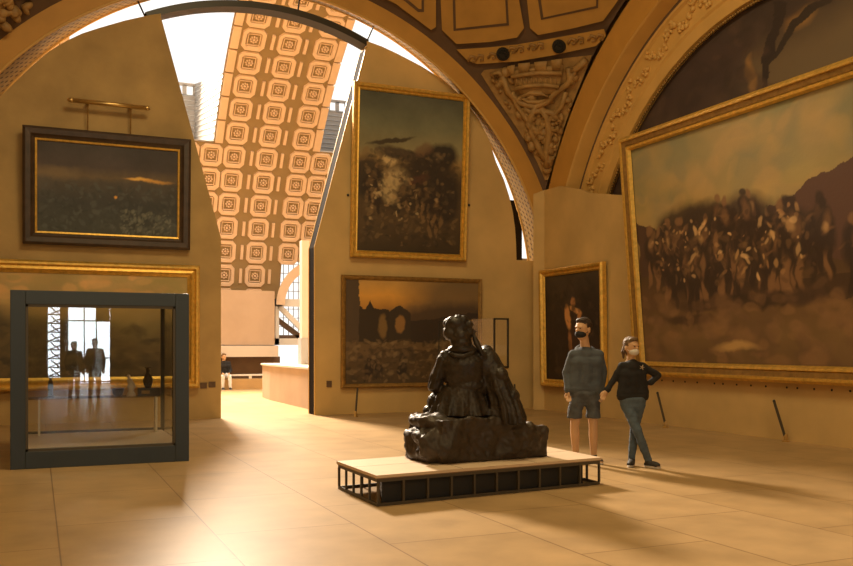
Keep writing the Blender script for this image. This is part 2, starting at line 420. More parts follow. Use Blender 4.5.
# relief on the pendentive: battlemented crown, ribbons, lumps, scrolls on the frieze
b = merge([patch([(512, 71), (537, 67.5), (563, 65), (560, 84), (556, 93), (537, 96), (521, 94), (515, 86)], .16, .12, 6)] +
          [patch([(x, y), (x+w, y-1), (x+w-1, y+9), (x+1, y+10)], .20, .16, 6) for x, y, w in ((507, 66, 8), (518, 63.5, 12), (534, 62, 13), (551, 60, 11))])
def T(pts, r, off=.12): b.tube([onS(x, y, off) for x, y in pts], r, 7)
T([(511, 77), (525, 74.5), (540, 73), (562, 73.5)], .05, .20); T([(515, 89), (527, 86), (545, 85), (559, 87)], .05, .20)
for k in range(9): T([(516+k*5, 78), (518+k*4.7, 86)], .022, .18)
T([(502, 76), (508, 92), (520, 103), (535, 107), (548, 102), (556, 92), (568, 84), (576, 68)], .075, .12)
T([(521, 97), (530, 93), (541, 93), (550, 98), (540, 102), (528, 102), (521, 97)], .05, .14)
T([(536, 106), (530, 118), (531, 132), (538, 146), (545, 160)], .08); T([(541, 108), (547, 118), (549, 134), (546, 152), (547, 168)], .08)
T([(524, 108), (530, 112), (541, 111), (552, 113), (558, 120)], .07); T([(512, 92), (516, 104), (524, 116), (533, 128), (546, 136)], .06)
T([(566, 92), (562, 106), (553, 116), (541, 128), (534, 140)], .06); T([(543, 121), (552, 119), (561, 121), (559, 130), (549, 130)], .05)
T([(572, 72), (580, 66), (586, 60)], .08); T([(574, 84), (569, 78), (568, 68)], .07); T([(496, 80), (492, 74), (499, 72), (503, 78)], .06)
rg = random.Random(11)
for i in range(150):
    t = rg.random()**.8; yy = 68+t*104
    x0 = 484+(yy-70)*.60; x1 = 588-(yy-60)*.345
    xx = rg.uniform(x0+2, x1-2)
    if 512 < xx < 562 and yy < 96: continue
    if x1-x0 < 6: continue
    r = rg.uniform(.035, .10); p = onS(xx, yy, .07)
    b.ell(p, (r*rg.uniform(.7, 1.7), r, r*rg.uniform(.6, 1.5)), 8, 6, Matrix.Rotation(rg.uniform(0, 3), 3, 'Y'))
for k in range(7):
    for q in (0, 1):
        xx = 473+k*20+q*8
        if abs(xx-503) < 10 or abs(xx-559) < 10: continue
        yy = 56-(xx-473)*.145+(3 if xx < 500 else 0)
        T([(xx-5, yy+2), (xx-2, yy-3), (xx+2, yy-2), (xx+2, yy+2), (xx-1, yy+2.5)], .03, .115)
for i in range(60):
    xx = rg.uniform(-30, 40); yy = rg.uniform(-30, 30)
    if yy > 34-xx*.8: continue
    b.ell(onS(xx, yy, .06), (rg.uniform(.06, .16), .07, rg.uniform(.05, .13)), 8, 6, Matrix.Rotation(rg.uniform(0, 3), 3, 'Y'))
b.obj('trim_19', M['pend'], smooth=True)['kind'] = 'structure'
b = B()
for x, y in ((503, 54), (559, 46.3)):
    c = onS(x, y, .12); n = (SC-c).normalized(); q = n.to_track_quat('Z', 'Y').to_matrix()
    for rad, h in ((.155, .05), (.12, .08), (.05, .11)):
        me0 = Matrix.Translation(c+n*h/2) @ q.to_4x4()
        bmesh.ops.create_cone(b.bm, cap_ends=True, segments=28, radius1=rad, radius2=rad*.92, depth=h, matrix=me0)
    for k in range(12):
        d = q @ Vector((math.cos(k*PI/6)*.09, math.sin(k*PI/6)*.09, .09)); b.ell(c+d, .02, 6, 4)
struct(b.obj('trim_20', M['black']))

# right wall panel below the arch
b = B()
tops = [atX(543, 190.5, 11.18), atX(560, 186, 11.18), atX(579, 189, 11.18), atX(590, 193, 11.18), atX(622, 195, 11.18)]
PC = Vector((10.93, 18.78, 0)); zc = atY(533, 194, 18.78).z
pts = [(11.18, 18.69, 0), (11.18, 18.69, tops[0].z)]+[(11.18, p.y, p.z) for p in tops[1:]]+[(11.18, -14, 4.6), (11.18, -14, 0)]
b.prism(pts, (.055, 0, 0))
b.prism([(10.93, 18.78, 0), (10.93, 18.78, zc), (11.18, 18.69, tops[0].z), (11.18, 18.69, 0)], (.30, .08, 0))
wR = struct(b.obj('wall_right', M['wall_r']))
# row of tiny vent holes under the large painting, socket plates
b = B()
for i in range(24):
    y = 14.6-i*.34-(.12 if i % 5 == 0 else 0)
    b.tube([(11.172, y, .86), (11.185, y, .86)], .018, 8)
b.obj('vent_hole', M['black'], wR)
b = B()
for px, py in ((203.5, 385.5), (212, 384.5)):
    p = atY(px, py, PY); b.box((p.x-.07, PY-.02, p.z-.06), (p.x+.07, PY, p.z+.06))
b.obj('socket', M['brown'], wl)
b = B(); p = atY(329, 384, PY); b.box((p.x-.06, PY-.02, p.z-.07), (p.x+.06, PY, p.z+.07)); b.obj('socket', M['brown'], wr)
# outer shell
struct(B().box((12.1, -14, 0), (12.3, 19.7, 13)).obj('wall_right_outer', M['wall_r']))
struct(B().box((-3, -14, 0), (-2.7, PY+PT, 13)).obj('wall_left', M['wall']))
struct(B().box((-3, -14, 13), (12.3, 19.7, 13.2)).obj('ceiling', M['dome']))
# wall behind the camera, with a tall glazed door and a narrow ironwork window
WX0, WX1, WZ = 1.12, 2.78, 3.35
VX0, VX1 = .42, .86
b = B()
for a, c in (((-3, -14.3, 0), (VX0, -14, 13)), ((VX1, -14.3, 0), (WX0, -14, 13)), ((WX1, -14.3, 0), (12.3, -14, 13)), ((VX0, -14.3, 3.1), (VX1, -14, 13)), ((VX0, -14.3, 0), (VX1, -14, .25)), ((WX0, -14.3, WZ), (WX1, -14, 13))):
    b.box(a, c)
struct(b.obj('wall_front', M['wall']))
w1 = B()
for x in (WX0, WX0+.62, WX0+1.08, WX1-.04): w1.box((x, -14.05, 0), (x+.045, -13.98, WZ))
for z in (.05, 1.0, 2.5, WZ-.05): w1.box((WX0, -14.05, z), (WX1, -13.98, z+.05))
w1 = struct(w1.obj('window_1', M['dark']))
B().box((WX0+1.12, -14.09, 2.54), (WX1-.05, -14.07, WZ-.05)).obj('blind', M['grey'], w1)
w2 = B()
for k in range(8):
    z = .3+k*.35
    w2.tube([(VX0, -14.03, z), (VX1, -14.03, z+.18)], .03, 6); w2.tube([(VX1, -14.03, z), (VX0+.1, -14.03, z+.3)], .03, 6)
    w2.box((VX0, -14.05, z-.02), (VX1, -14.0, z+.03))
struct(w2.obj('window_2', M['dark']))

# ------------------------------------------------------------------ nave beyond the opening
VR = 12.8; VC = Vector((0, 34-VR*math.cos(math.radians(12)), 3.55-VR*math.sin(math.radians(12))))
def vp(X, ph, off=0.0):      # off inward
    return Vector((X, VC.y+(VR-off)*math.cos(ph), VC.z+(VR-off)*math.sin(ph)))
def phi_at(x, y):
    d = ray(x, y); lo, hi = math.radians(2), math.radians(89)
    for _ in range(50):
        mid = (lo+hi)/2; p = vp(0, mid); z = EYE+d.z*(p.y/d.y)
        if z > p.z: lo = mid
        else: hi = mid
    return lo
ph0 = phi_at(254, 276); ph1 = phi_at(293, 21); dph = (ph1-ph0)/11
ph_s = phi_at(215, 141)     # bottom of skylights
COLX = [7.5+k for k in (0,)]
PER = 8.55
cb = 7.55
NX = atY(276, 340, 31.7).x
PHW = phi_at(300, 262); PHB = phi_at(515, 258); HX0 = atY(281, 290, 33.8).x
def is_sky(X, ph):
    if HX0 < X < HX0+3 and ph < PHW: return True
    if X > 12.3 and ph > PHB: return True
    k = (X-cb) % PER
    k = min(k, PER-k)
    return k > 1.9 and ph > ph_s
b = B()
cuts = []
for n in range(-3, 4):
    cuts += [cb+n*PER-1.9, cb+n*PER+1.9]
cuts += [HX0, HX0+3, 12.3]
cuts = sorted(c for c in cuts if -14 < c < 26); cuts = [-14]+cuts+[26]
phs = list(np.linspace(math.radians(4), PHW, 5))[:-1]+list(sorted(list(np.linspace(PHW, ph_s, 10))+[PHB]))+list(np.linspace(ph_s, math.radians(76), 26))[1:]
for x0, x1 in zip(cuts, cuts[1:]):
    for p0, p1 in zip(phs, phs[1:]):
        if not is_sky((x0+x1)/2, (p0+p1)/2):
            b.poly([vp(x0, p0), vp(x1, p0), vp(x1, p1), vp(x0, p1)])
struct(b.obj('ceiling', M['nave_field']))
# coffers
b = B(); rb = B()
pitch = dph*VR
def octo(ph, X, hs, hy, off, ch=.3):
    q = [(-1+ch, -1), (1-ch, -1), (1, -1+ch), (1, 1-ch), (1-ch, 1), (-1+ch, 1), (-1, 1-ch), (-1, -1+ch)]
    return [vp(X+a*hs, ph+c*hy/VR, off) for a, c in q]
def loft(bb, loops, cap=False):
    rs = [[bb.bm.verts.new(p) for p in l] for l in loops]
    for a, c in zip(rs, rs[1:]):
        n = len(a)
        for i in range(n): bb.bm.faces.new([a[i], a[(i+1) % n], c[(i+1) % n], c[i]])
    if cap: bb.bm.faces.new(rs[-1])
def coffer(X, ph, hw):
    hy = pitch*.46
    loft(b, [octo(ph, X, hw, hy, .0, .36), octo(ph, X, hw*.97, hy*.97, .07, .36), octo(ph, X, hw*.70, hy*.70, .07, .30), octo(ph, X, hw*.62, hy*.62, .03, .22)])
    loft(b, [octo(ph, X, hw*.56, hy*.56, .01, .05), octo(ph, X, hw*.54, hy*.54, .05, .05), octo(ph, X, hw*.48, hy*.48, .05, .05), octo(ph, X, hw*.46, hy*.46, .01, .05)])
    c = vp(X, ph, .03); n = (Vector((X, VC.y, VC.z))-c).normalized(); q = n.to_track_quat('Z', 'Y').to_matrix()
    for k in range(8):
        d = q @ Vector((math.cos(k*PI/4)*hw*.27, math.sin(k*PI/4)*hw*.27, .0)); b.ell(c+d, (hw*.10,)*3, 6, 4)
    b.ell(c, hw*.13, 8, 5)
    # dark recess
    
nrow0 = -1
for n in range(-2, 3):
    for j in range(-1, 15):
        ph = ph0+j*dph
        if ph > math.radians(75): continue
        c0 = cb+n*PER
        cols = [c0-1.13, c0+.03, c0+1.25]
        below = ph < ph_s-.02
        if below: cols = [c0+k for k in (-4.1, -3.3, -2.72+.0, -1.93, -1.13, .03, 1.25, 2.05, 2.85, 3.65)]
        if below: cols = [c0+k for k in (-3.53, -2.73, -1.93, -1.13, .03, 1.25, 2.05, 2.85, 3.65)]
        for X in cols:
            if HX0-.3 < X < HX0+3.4 and ph < PHW+.02: continue
            if X > 12 and ph > PHB-.03: continue
            coffer(X, ph, .385)
        for sx in (-.55, .55):
            X = c0+.03+sx
            if X > 12 and ph > PHB-.03: continue
            b.prism([vp(X-.05, ph-.30*dph, 0), vp(X+.05, ph-.30*dph, 0), vp(X+.05, ph+.30*dph, 0), vp(X-.05, ph+.30*dph, 0)], (vp(X, ph, .08)-vp(X, ph, 0)))
        if not below:
            for X in (c0-1.72, c0+1.79):
                if X > 12 and ph > PHB-.03: continue
                b.prism([vp(X-.13, ph-.46*dph, 0), vp(X+.13, ph-.46*dph, 0), vp(X+.13, ph+.46*dph, 0), vp(X-.13, ph+.46*dph, 0)], (vp(X, ph, .06)-vp(X, ph, 0)))
struct(b.obj('trim_21', M['nave_raise']))
# skylight dormers: side walls of grey slats, end wall and glazing bars
b = B(); g = B()
for n in (-1, 0):
    x0 = cb+n*PER+1.9; x1 = cb+(n+1)*PER-1.9
    e0, e1 = vp(x0, ph_s), vp(x1, ph_s); OUT = Vector((0, 4.0, .75)); HH = 2.3
    for X, sg in ((x0, 1), (x1, -1)):
        a = vp(X, ph_s)
        rim = [vp(X, ph_s+q) for q in (0, .05, .1, .15, .2)]
        g.prism([a, *rim[1:], a+OUT+Vector((0, 0, HH)), a+OUT], (-sg*.04, 0, 0))
        for k in range(12):
            z = .05+k*.19; y0 = max(0, 0)
            q0 = vp(X, ph_s+min(.2, z/VR*1.35)); q1 = a+OUT+Vector((0, 0, z))
            b.tube([q0+Vector((sg*.01, 0, 0)), q1+Vector((sg*.01, 0, 0))], .018, 5)
    g.prism([e0+OUT, e1+OUT, e1+OUT+Vector((0, 0, HH-.45)), e0+OUT+Vector((0, 0, HH-.45))], (0, .05, 0))
    g.prism([e0+OUT+Vector((0, 0, HH-.12)), e1+OUT+Vector((0, 0, HH-.12)), e1+OUT+Vector((0, 0, HH)), e0+OUT+Vector((0, 0, HH))], (0, .05, 0))
    g.prism([e0, e1, e1+OUT, e0+OUT], (0, 0, -.05))
    for k in range(10): b.tube([e0+OUT+Vector((0, -.02, .1+k*.19)), e1+OUT+Vector((0, -.02, .1+k*.19))], .018, 5)
    for k in range(13):
        X = x0+(x1-x0)*k/12; g.box((X-.08, e0.y+4-.0, e0.z+.75+HH-.5), (X+.08, e0.y+4.05, e0.z+.75+HH-.08))
struct(g.obj('trim_23', M['grey'])); struct(b.obj('trim_24', M['lamp_grey']))
# far wall block, rail, recess, seat
NX = atY(276, 340, 31.7).x
b = B(); b.box((-14, 31.9, 1.55), (NX, 33.6, 3.49)); struct(b.obj('wall_nave', M['nave_wall']))
b = B(); b.prism([(-14, 31.75, 1.13), (-14, 31.75, 1.52), (-14, 32.6, 1.56), (-14, 32.6, 1.13)], (NX+14.1, 0, 0)); struct(b.obj('trim_25', M['nave_pale']))
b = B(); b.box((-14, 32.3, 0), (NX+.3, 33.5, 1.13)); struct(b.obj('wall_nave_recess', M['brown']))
bench = B().box((-6, 31.45, .0), (NX+.1, 32.25, .36)).obj('bench', M['nave_ochre'])
tag(recenter(bench), 'long low ochre stone bench against the far wall beyond the opening', 'bench')
rail = B().box((-6, 31.7, .46), (NX+.1, 31.78, .52)).box((-6, 31.72, .36), (-5.9, 31.76, .5)).box((6.9, 31.72, .36), (7.0, 31.76, .5)).obj('handrail', M['white'])
tag(recenter(rail), 'thin pale rail running along the far bench', 'rail')
# low stone block beside the opening
bx = atX(262, 397, 6.0)
b = B(); b.prism([(6.02, 20.7, 0), (6.02, 25.0, 0), (6.14, 26.4, 0), (8.6, 26.4, 0), (8.6, 20.7, 0)], (0, 0, .96))
parapet = b.obj('stone_counter', M['nave_wall']); 
ct = thing('stone_counter_block', 'pale stone counter block just beyond the right side of the opening', 'counter', (7.2, 23.5, 0))
parapet.parent = ct; parapet.data.transform(MW[ct.name].inverted()); parapet.name = 'body'
b = B(); b.prism([(5.98, 20.66, .96), (5.98, 25.0, .96), (6.10, 26.45, .96), (8.6, 26.45, .96), (8.6, 20.66, .96)], (0, 0, .05)); b.obj('countertop', M['nave_pale'], ct)
b = B(); b.prism([(7.86, 28.6, 0), (8.25, 28.6, 1.62), (14, 28.6, 1.62), (14, 28.6, 0)], (0, .8, 0)); struct(b.obj('wall_nave_step', M['nave_ochre']))
# far glazed screen with a diagonal stair string
wx0 = atY(275.5, 340, 33.4).x; wx1 = atY(310, 300, 33.5).x
zt = atY(280, 299, 33.5).z; zb = 1.55
b = B()
for (a, c) in (((wx0, 33.4, zb), (wx0+.14, 33.55, zt)), ((wx0, 33.4, zb), (wx1+1, 33.55, zb+.25)), ((wx0, 33.4, zt-.28), (wx1+1, 33.55, zt))): b.box(a, c)
b.prism([(wx0+.1, 33.4, zt-.1), (wx0+.1, 33.4, zt-.36), (wx1+.0, 33.4, zb+.15), (wx1+.0, 33.4, zb+.42)], (0, .12, 0))
w3 = struct(b.obj('window_3', M['white']))
b = B(); b.prism([(wx0+.1, 33.7, zt-.62), (wx0+.1, 33.7, zt-.86), (wx1+.0, 33.7, zb-.05), (wx1+.0, 33.7, zb+.2)], (0, .1, 0)); b.box((wx0+.1, 33.7, zb+.25), (wx1+.4, 33.8, zb+.38)); b.obj('stair_string', M['brown'], w3)
b = B()
for k in range(1, 12): b.box((wx0+k*.2, 34.6, zb), (wx0+k*.2+.03, 34.63, 6.2))
for k in range(14): b.box((wx0, 34.6, zb+k*.35), (wx1+2, 34.63, zb+k*.35+.025))
b.obj('glazing_bar', M['lamp_grey'], w3)
# curved rib of the far lunette
b = B()
def rib(u, v):
    a = math.radians(180-u*95); r = 1.42+v*.34
    return (wx0+1.68+r*math.cos(a), 33.0-.05*v, 3.05+r*math.sin(a))
b.grid(24, 1, rib); b.grid(24, 1, lambda u, v: Vector(rib(u, 0))+Vector((0, v*.7, 0)))
struct(b.obj('trim_26', M['nave_raise']))
# pale post close to the jamb
p = atY(302, 242, 24.0); p2 = atY(309.5, 242, 24.0)
b = B().box((p.x, 24, .96), (p2.x, 24.25, p.z)); post = b.obj('shaft', M['nave_pale'])
pt = thing('display_post', 'slim pale post rising from the stone counter beside the dark jamb', 'post', ((p.x+p2.x)/2, 24.1, 1.01))
post.data.transform(Matrix.Translation((0, 0, .05))); post.data.transform(MW[pt.name].inverted()); post.parent = pt
B().box((p.x-.03, 23.96, 1.01), (p2.x+.03, 24.29, 1.75)).obj('lower_sleeve', M['lamp_grey'], pt)
# nave side ends + back parapet so that light stays in
struct(B().box((-14.2, 19.7, 0), (-14, 37, 13)).obj('wall_nave_left', M['nave_wall']))
struct(B().box((26, 19.7, 0), (26.2, 37, 13)).obj('wall_nave_right', M['nave_wall']))
struct(B().box((-14, PY+PT, 0), (-2.7, PY+PT+.2, 13)).obj('wall_nave_near_left', M['nave_wall']))
struct(B().box((12.1, PY+PT, 0), (26, PY+PT+.2, 13)).obj('wall_nave_near_right', M['nave_wall']))

# ------------------------------------------------------------------ painted canvases
def fbm(W, H, s, seed, octv=4):
    r = np.random.RandomState(seed); out = np.zeros((H, W)); amp = 1; tot = 0
    for o in range(octv):
        n = max(2, int(s*2**o)); nh = max(2, int(n*H/W))
        g = r.rand(nh+2, n+2)
        x = np.linspace(0, n, W); y = np.linspace(0, nh, H)
        xi = np.minimum(x.astype(int), n); yi = np.minimum(y.astype(int), nh); fx = x-xi; fy = y-yi
        fx = fx*fx*(3-2*fx); fy = fy*fy*(3-2*fy)
        a = g[yi][:, xi]*(1-fx)+g[yi][:, xi+1]*fx; c = g[yi+1][:, xi]*(1-fx)+g[yi+1][:, xi+1]*fx
        out += amp*(a*(1-fy)[:, None]+c*fy[:, None]); tot += amp; amp *= .55
    return out/tot-.5
class Art:
    def __init__(s, W, H, seed, asp, gain=2.0):
        s.W, s.H, s.asp, s.gain = W, H, asp, gain
        s.u, s.v = np.meshgrid(np.linspace(0, 1, W), np.linspace(0, 1, H))
        s.wu = s.u+.035*fbm(W, H, 7, seed)+.02*fbm(W, H, 26, seed+1, 3); s.wv = s.v+asp*(.035*fbm(W, H, 7, seed+2)+.02*fbm(W, H, 26, seed+3, 3))
        s.img = np.zeros((H, W, 3)); s.seed = seed; s.r = random.Random(seed)
    def c(s, col): return np.array(lin(col))
    def mixm(s, m, col): m = np.clip(m, 0, 1)[..., None]; s.img = s.img*(1-m)+s.c(col)*m
    def grad(s, stops):
        vs = [p[0] for p in stops]; cs = np.array([s.c(p[1]) for p in stops])
        for k in range(3): s.img[..., k] = np.interp(s.wv, vs, cs[:, k])
    def mott(s, amt, sc=5): s.img *= (1+amt*2*fbm(s.W, s.H, sc, s.seed+9, 5))[..., None]
    def ell(s, cx, cy, rx, ry, col, rot=0, soft=.25, al=1.0):
        ry_ = ry
        R = max(rx, ry)*1.5+.03
        i0, i1 = int(max(0, (cx-R*1.3)*s.W)), int(min(s.W, (cx+R*1.3)*s.W+1)); j0, j1 = int(max(0, (cy-R*s.asp*1.3-.03)*s.H)), int(min(s.H, (cy+R*s.asp*1.3+.03)*s.H+1))
        if i1 <= i0 or j1 <= j0: return
        du = s.wu[j0:j1, i0:i1]-cx; dv = (s.wv[j0:j1, i0:i1]-cy)/s.asp
        cr, sr = math.cos(rot), math.sin(rot)
        d = np.sqrt(((du*cr+dv*sr)/rx)**2+((-du*sr+dv*cr)/ry_)**2)
        m = np.clip((1-d)/soft+.5, 0, 1)[..., None]*al
        s.img[j0:j1, i0:i1] = s.img[j0:j1, i0:i1]*(1-m)+s.c(col)*m
    def poly(s, pts, col, al=1.0):
        x, y = s.wu, s.wv; ins = np.zeros(x.shape, bool); n = len(pts)
        for i in range(n):
            x0, y0 = pts[i]; x1, y1 = pts[(i+1) % n]
            if y0 == y1: continue
            ins ^= ((y0 > y) != (y1 > y)) & (x < (x1-x0)*(y-y0)/(y1-y0)+x0)
        s.mixm(ins*al, col)
    def dabs(s, box, n, pal, size=(.004, .02), rot=(-.6, .6), al=.8, el=2.5):
        for _ in range(n):
            a = s.r.uniform(*size)
            s.ell(s.r.uniform(box[0], box[2]), s.r.uniform(box[1], box[3]), a*s.r.uniform(1, el), a, s.r.choice(pal), s.r.uniform(*rot), .5, al*s.r.uniform(.5, 1))
    def figure(s, cx, cy, h, dark, tone, light):
        s.figure_(cx, cy, h, dark, tone, light)
    def figure_(s, cx, cy, h, dark, tone, light):
        r = s.r; w = h*.22
        s.ell(cx, cy, w, h*.36*1.0, dark, r.uniform(-.2, .2), .4, .9)
        s.ell(cx+r.uniform(-.2, .2)*w, cy+h*.12*s.asp, w*.4, h*.17, tone, r.uniform(-.3, .3), .8, .6)
        s.ell(cx+r.uniform(-.3, .3)*w, cy+h*.43*s.asp, h*.075, h*.085, r.choice([tone, dark]), 0, .5, .9)
        for q in (-1, 1): s.ell(cx+q*w*.45, cy-h*.42*s.asp, w*.25, h*.2, r.choice([dark, tone]), r.uniform(-.25, .25), .5, .9)
        s.ell(cx+r.uniform(-1, 1)*w, cy+r.uniform(0, .2)*h*s.asp, h*.13, h*.028, tone, r.uniform(-1, 1), .8, .55)
        if r.random() < .3: s.ell(cx+r.uniform(-.5, .5)*w, cy+r.uniform(0, .25)*h*s.asp, w*.3, h*.08, light, r.uniform(-1, 1), .9, .45)
def canvas(name, art, O, U, V, parent, off=Vector((0, 0, 0)), keep=None, m=None):
    W, H = art.W, art.H
    o = np.array(O+off); U = np.array(U); V = np.array(V)
    P = o+art.u[..., None]*U+art.v[..., None]*V
    verts = P.reshape(-1, 3)
    idx = np.arange(W*H).reshape(H, W)
    q = np.stack([idx[:-1, :-1], idx[:-1, 1:], idx[1:, 1:], idx[1:, :-1]], -1).reshape(-1, 4)
    if keep is not None:
        cen = verts[q].mean(1); q = q[keep(cen)]
        used = np.unique(q); mp = -np.ones(W*H, int); mp[used] = np.arange(len(used)); verts = verts[used]; q = mp[q]
        cols = art.img.reshape(-1, 3)[used]
    else: cols = art.img.reshape(-1, 3)
    me = bpy.data.meshes.new(name)
    me.vertices.add(len(verts)); me.vertices.foreach_set('co', verts.ravel().astype('f'))
    me.loops.add(q.size); me.loops.foreach_set('vertex_index', q.ravel().astype('i'))
    me.polygons.add(len(q)); me.polygons.foreach_set('loop_start', (np.arange(len(q))*4).astype('i'))
    me.update(calc_edges=True)
    ca = me.color_attributes.new('Col', 'FLOAT_COLOR', 'POINT')
    gain = np.array([1.0, 1.12, 1.35])*art.gain
    c4 = np.ones((len(verts), 4)); c4[:, :3] = np.clip(cols*gain, 0, .9)
    ca.data.foreach_set('color', c4.ravel().astype('f'))
    return link(name, me, m or M['art'], parent)
def frame_rings(b, O, U, V, N, prof):
    u = U.normalized(); v = V.normalized(); rs = []
    for d, h in prof:
        rs.append([O+u*d+v*d+N*h, O+U-u*d+v*d+N*h, O+U+V-u*d-v*d+N*h, O+V+u*d-v*d+N*h])
    vs = [[b.bm.verts.new(p) for p in r] for r in rs]
    for a, c in zip(vs, vs[1:]):
        for i in range(4): b.bm.faces.new([a[i], a[(i+1) % 4], c[(i+1) % 4], c[i]])
def painting(label, O, U, V, N, prof, fm, art, slip=None, group=None, name='framed_painting', cove=None):
    t = thing(name, label, 'painting', tuple(O+U/2), 0, group)
    b = B(); frame_rings(b, O, U, V, N, [(0, -.02)]+prof); b.obj('picture_frame', fm, t)
    if cove:
        b = B(); d0, d1, hh = cove; frame_rings(b, O, U, V, N, [(d0, hh-.04), (d0+.005, hh), (d1-.005, hh-.02), (d1, hh-.06)]); b.obj('frame_cove', M['golddark'], t)
    D = prof[-1][0]; u = U.normalized(); v = V.normalized()
    if slip:
        b = B(); frame_rings(b, O, U, V, N, [(D-.02, prof[-1][1]+.01), (D-.01, prof[-1][1]+.03), (D+slip-.01, prof[-1][1]+.02), (D+slip, prof[-1][1]-.02)]); b.obj('gilt_slip', M['gold'], t); D += slip-.005
    canvas('canvas', art, O+u*(D-.01)+v*(D-.01)+N*(prof[-1][1]-.015), U-u*2*(D-.01), V-v*2*(D-.01), t)
    # back board
    B().prism([O+u*.02+v*.02, O+U-u*.02+v*.02, O+U+V-u*.02-v*.02, O+V+u*.02-v*.02], N*(-.018)).obj('backing', M['brown'], t)
    return t
NB = Vector((0, -1, 0))
def back_painting(label, pxs, Yb, lean, prof, fm, art, **k):
    """pxs: tl, tr, br, bl"""
    bl = atY(*pxs[3], Yb); br = atY(*pxs[2], Yb); tl = atY(*pxs[0], Yb-lean); tr = atY(*pxs[1], Yb-lean)
    x0 = (bl.x+tl.x)/2; x1 = (br.x+tr.x)/2; z0 = (bl.z+br.z)/2; z1 = (tl.z+tr.z)/2
    O = Vector((x0, Yb, z0)); U = Vector((x1-x0, 0, 0)); V = Vector((0, -lean, z1-z0))
    N = V.cross(U).normalized()*1.0
    if N.y > 0: N = -N
    return painting(label, O, U, V, N, prof, fm, art, **k), O, U, V
# A: dark nocturne, upper left
a = Art(240, 150, 21, 1.5, 2.2)
a.grad([(0, (50, 50, 42)), (.35, (44, 42, 38)), (.58, (60, 52, 42)), (.64, (78, 62, 42)), (.75, (54, 44, 38)), (1, (44, 38, 34))])
a.mott(.5, 4); a.ell(.14, .66, .12, .05, (92, 74, 50), 0, .9, .7); a.ell(.78, .63, .14, .012, (170, 120, 50), -.05, 1, .8); a.ell(.7, .64, .07, .01, (196, 146, 66), 0, 1, .6)
a.dabs((.02, .02, .98, .55), 420, [(38, 38, 34), (58, 56, 48), (46, 44, 38), (66, 66, 58)], (.005, .016), (-1.5, 1.5), .5)
a.dabs((.58, .02, .95, .28), 160, [(92, 88, 72), (70, 68, 58)], (.003, .012), (.3, 1.6), .5); a.ell(.54, .42, .012, .008, (190, 130, 50), 0, 1, .8)
tA, O, U, V = back_painting('dark night painting in wide brown frame high on the left wall', [(23, 126), (191, 139.5), (189, 250), (22, 244)], PY-.06, .14,
    [(0, .09), (.05, .12), (.14, .11), (.18, .07), (.235, .04)], M['frame_dark'], a, slip=.03)
# rod and cords above A
pl, pr_ = atY(71, 100, PY-.25), atY(147, 108, PY-.25)
t = thing('hanging_rod', 'long brass hanging rod with cords above the dark night painting', 'hanging rod', (pl.x, PY-.2, pl.z))
B().tube([pl+Vector((0, 0, .0)), pl.lerp(pr_, .5), pr_], .045, 12).obj('rod', M['brass'], t, smooth=True)
b = B()
for px, py in ((88, 102), (131, 106)):
    q = atY(px, py, PY-.25); B().tube([q, Vector((q.x, PY, q.z+.03))], .03, 8).obj('bracket', M['dark'], t)
for q in (pl, pr_): B().ell(q, (.07, .05, .05), 12, 8).obj('end_knob', M['brass'], t, smooth=True)
for px, py in ((88, 102), (131, 106)):
    q = atY(px, py, PY-.2); B().tube([q, (q.x, PY-.1, (O+V).z+.02)], .014, 6).obj('cord', M['golddark'], t)
# B: wide landscape lower left, behind the glass case
a = Art(240, 130, 33, 1.9, 2.1)
a.grad([(0, (58, 46, 30)), (.3, (78, 62, 38)), (.5, (96, 80, 48)), (.7, (140, 112, 66)), (1, (150, 122, 74))]); a.mott(.45, 4)
a.dabs((0, .75, 1, 1), 60, [(160, 118, 66), (120, 104, 58), (176, 132, 78)], (.01, .035), (-.3, .3), .5)
a.ell(.05, .45, .35, .14, (44, 38, 28), 0, .5, .9); a.ell(.45, .35, .3, .1, (66, 54, 34), 0, .6, .8); a.dabs((0, 0, 1, .5), 300, [(52, 44, 30), (88, 70, 42), (40, 34, 24)], (.006, .02), (-1, 1), .5)
O = Vector((-2.5, PY-.06, .66)); zT = atY(100, 262.5, PY-.1).z
painting('wide gold-framed landscape painting behind the large glass case', O, Vector((atY(199, 300, PY-.1).x+2.5, 0, 0)), Vector((0, -.06, zT-.66)), Vector((0, -1, -.02)).normalized(),
    [(0, .10), (.04, .16), (.08, .16), (.11, .11), (.17, .13), (.2, .08), (.25, .05)], M['gold'], a)
# C: riders painting (plain stand-in)
a = Art(200, 300, 44, .62, 2.1)
a.grad([(0, (46, 36, 24)), (.25, (66, 50, 32)), (.45, (72, 56, 36)), (.58, (110, 84, 48)), (.66, (104, 92, 62)), (.8, (84, 80, 58)), (1, (62, 60, 48))]); a.mott(.35, 4)
a.ell(.55, .42, .44, .26, (44, 34, 24), .2, .4, .9); a.ell(.78, .62, .18, .13, (32, 27, 24), .6, .4, .95); a.ell(.83, .35, .16, .25, (38, 30, 24), 0, .4, .9); a.ell(.1, .45, .14, .22, (40, 32, 24), .1, .4, .9)
a.ell(.34, .42, .13, .17, (150, 124, 82), -.3, .6, .75); a.ell(.3, .58, .07, .06, (158, 130, 86), .4, .6, .8); a.ell(.58, .47, .10, .05, (122, 66, 40), .4, .5, .85)
a.ell(.75, .62, .05, .05, (140, 112, 76), .4, .6, .6); a.ell(.3, .7, .22, .022, (44, 34, 24), .25, .5, .9)
a.ell(.5, .60, .34, .07, (50, 38, 28), -.25, .4, .9); a.ell(.70, .48, .22, .3, (42, 33, 25), .2, .4, .85); a.ell(.62, .66, .10, .06, (84, 60, 40), .6, .5, .7)
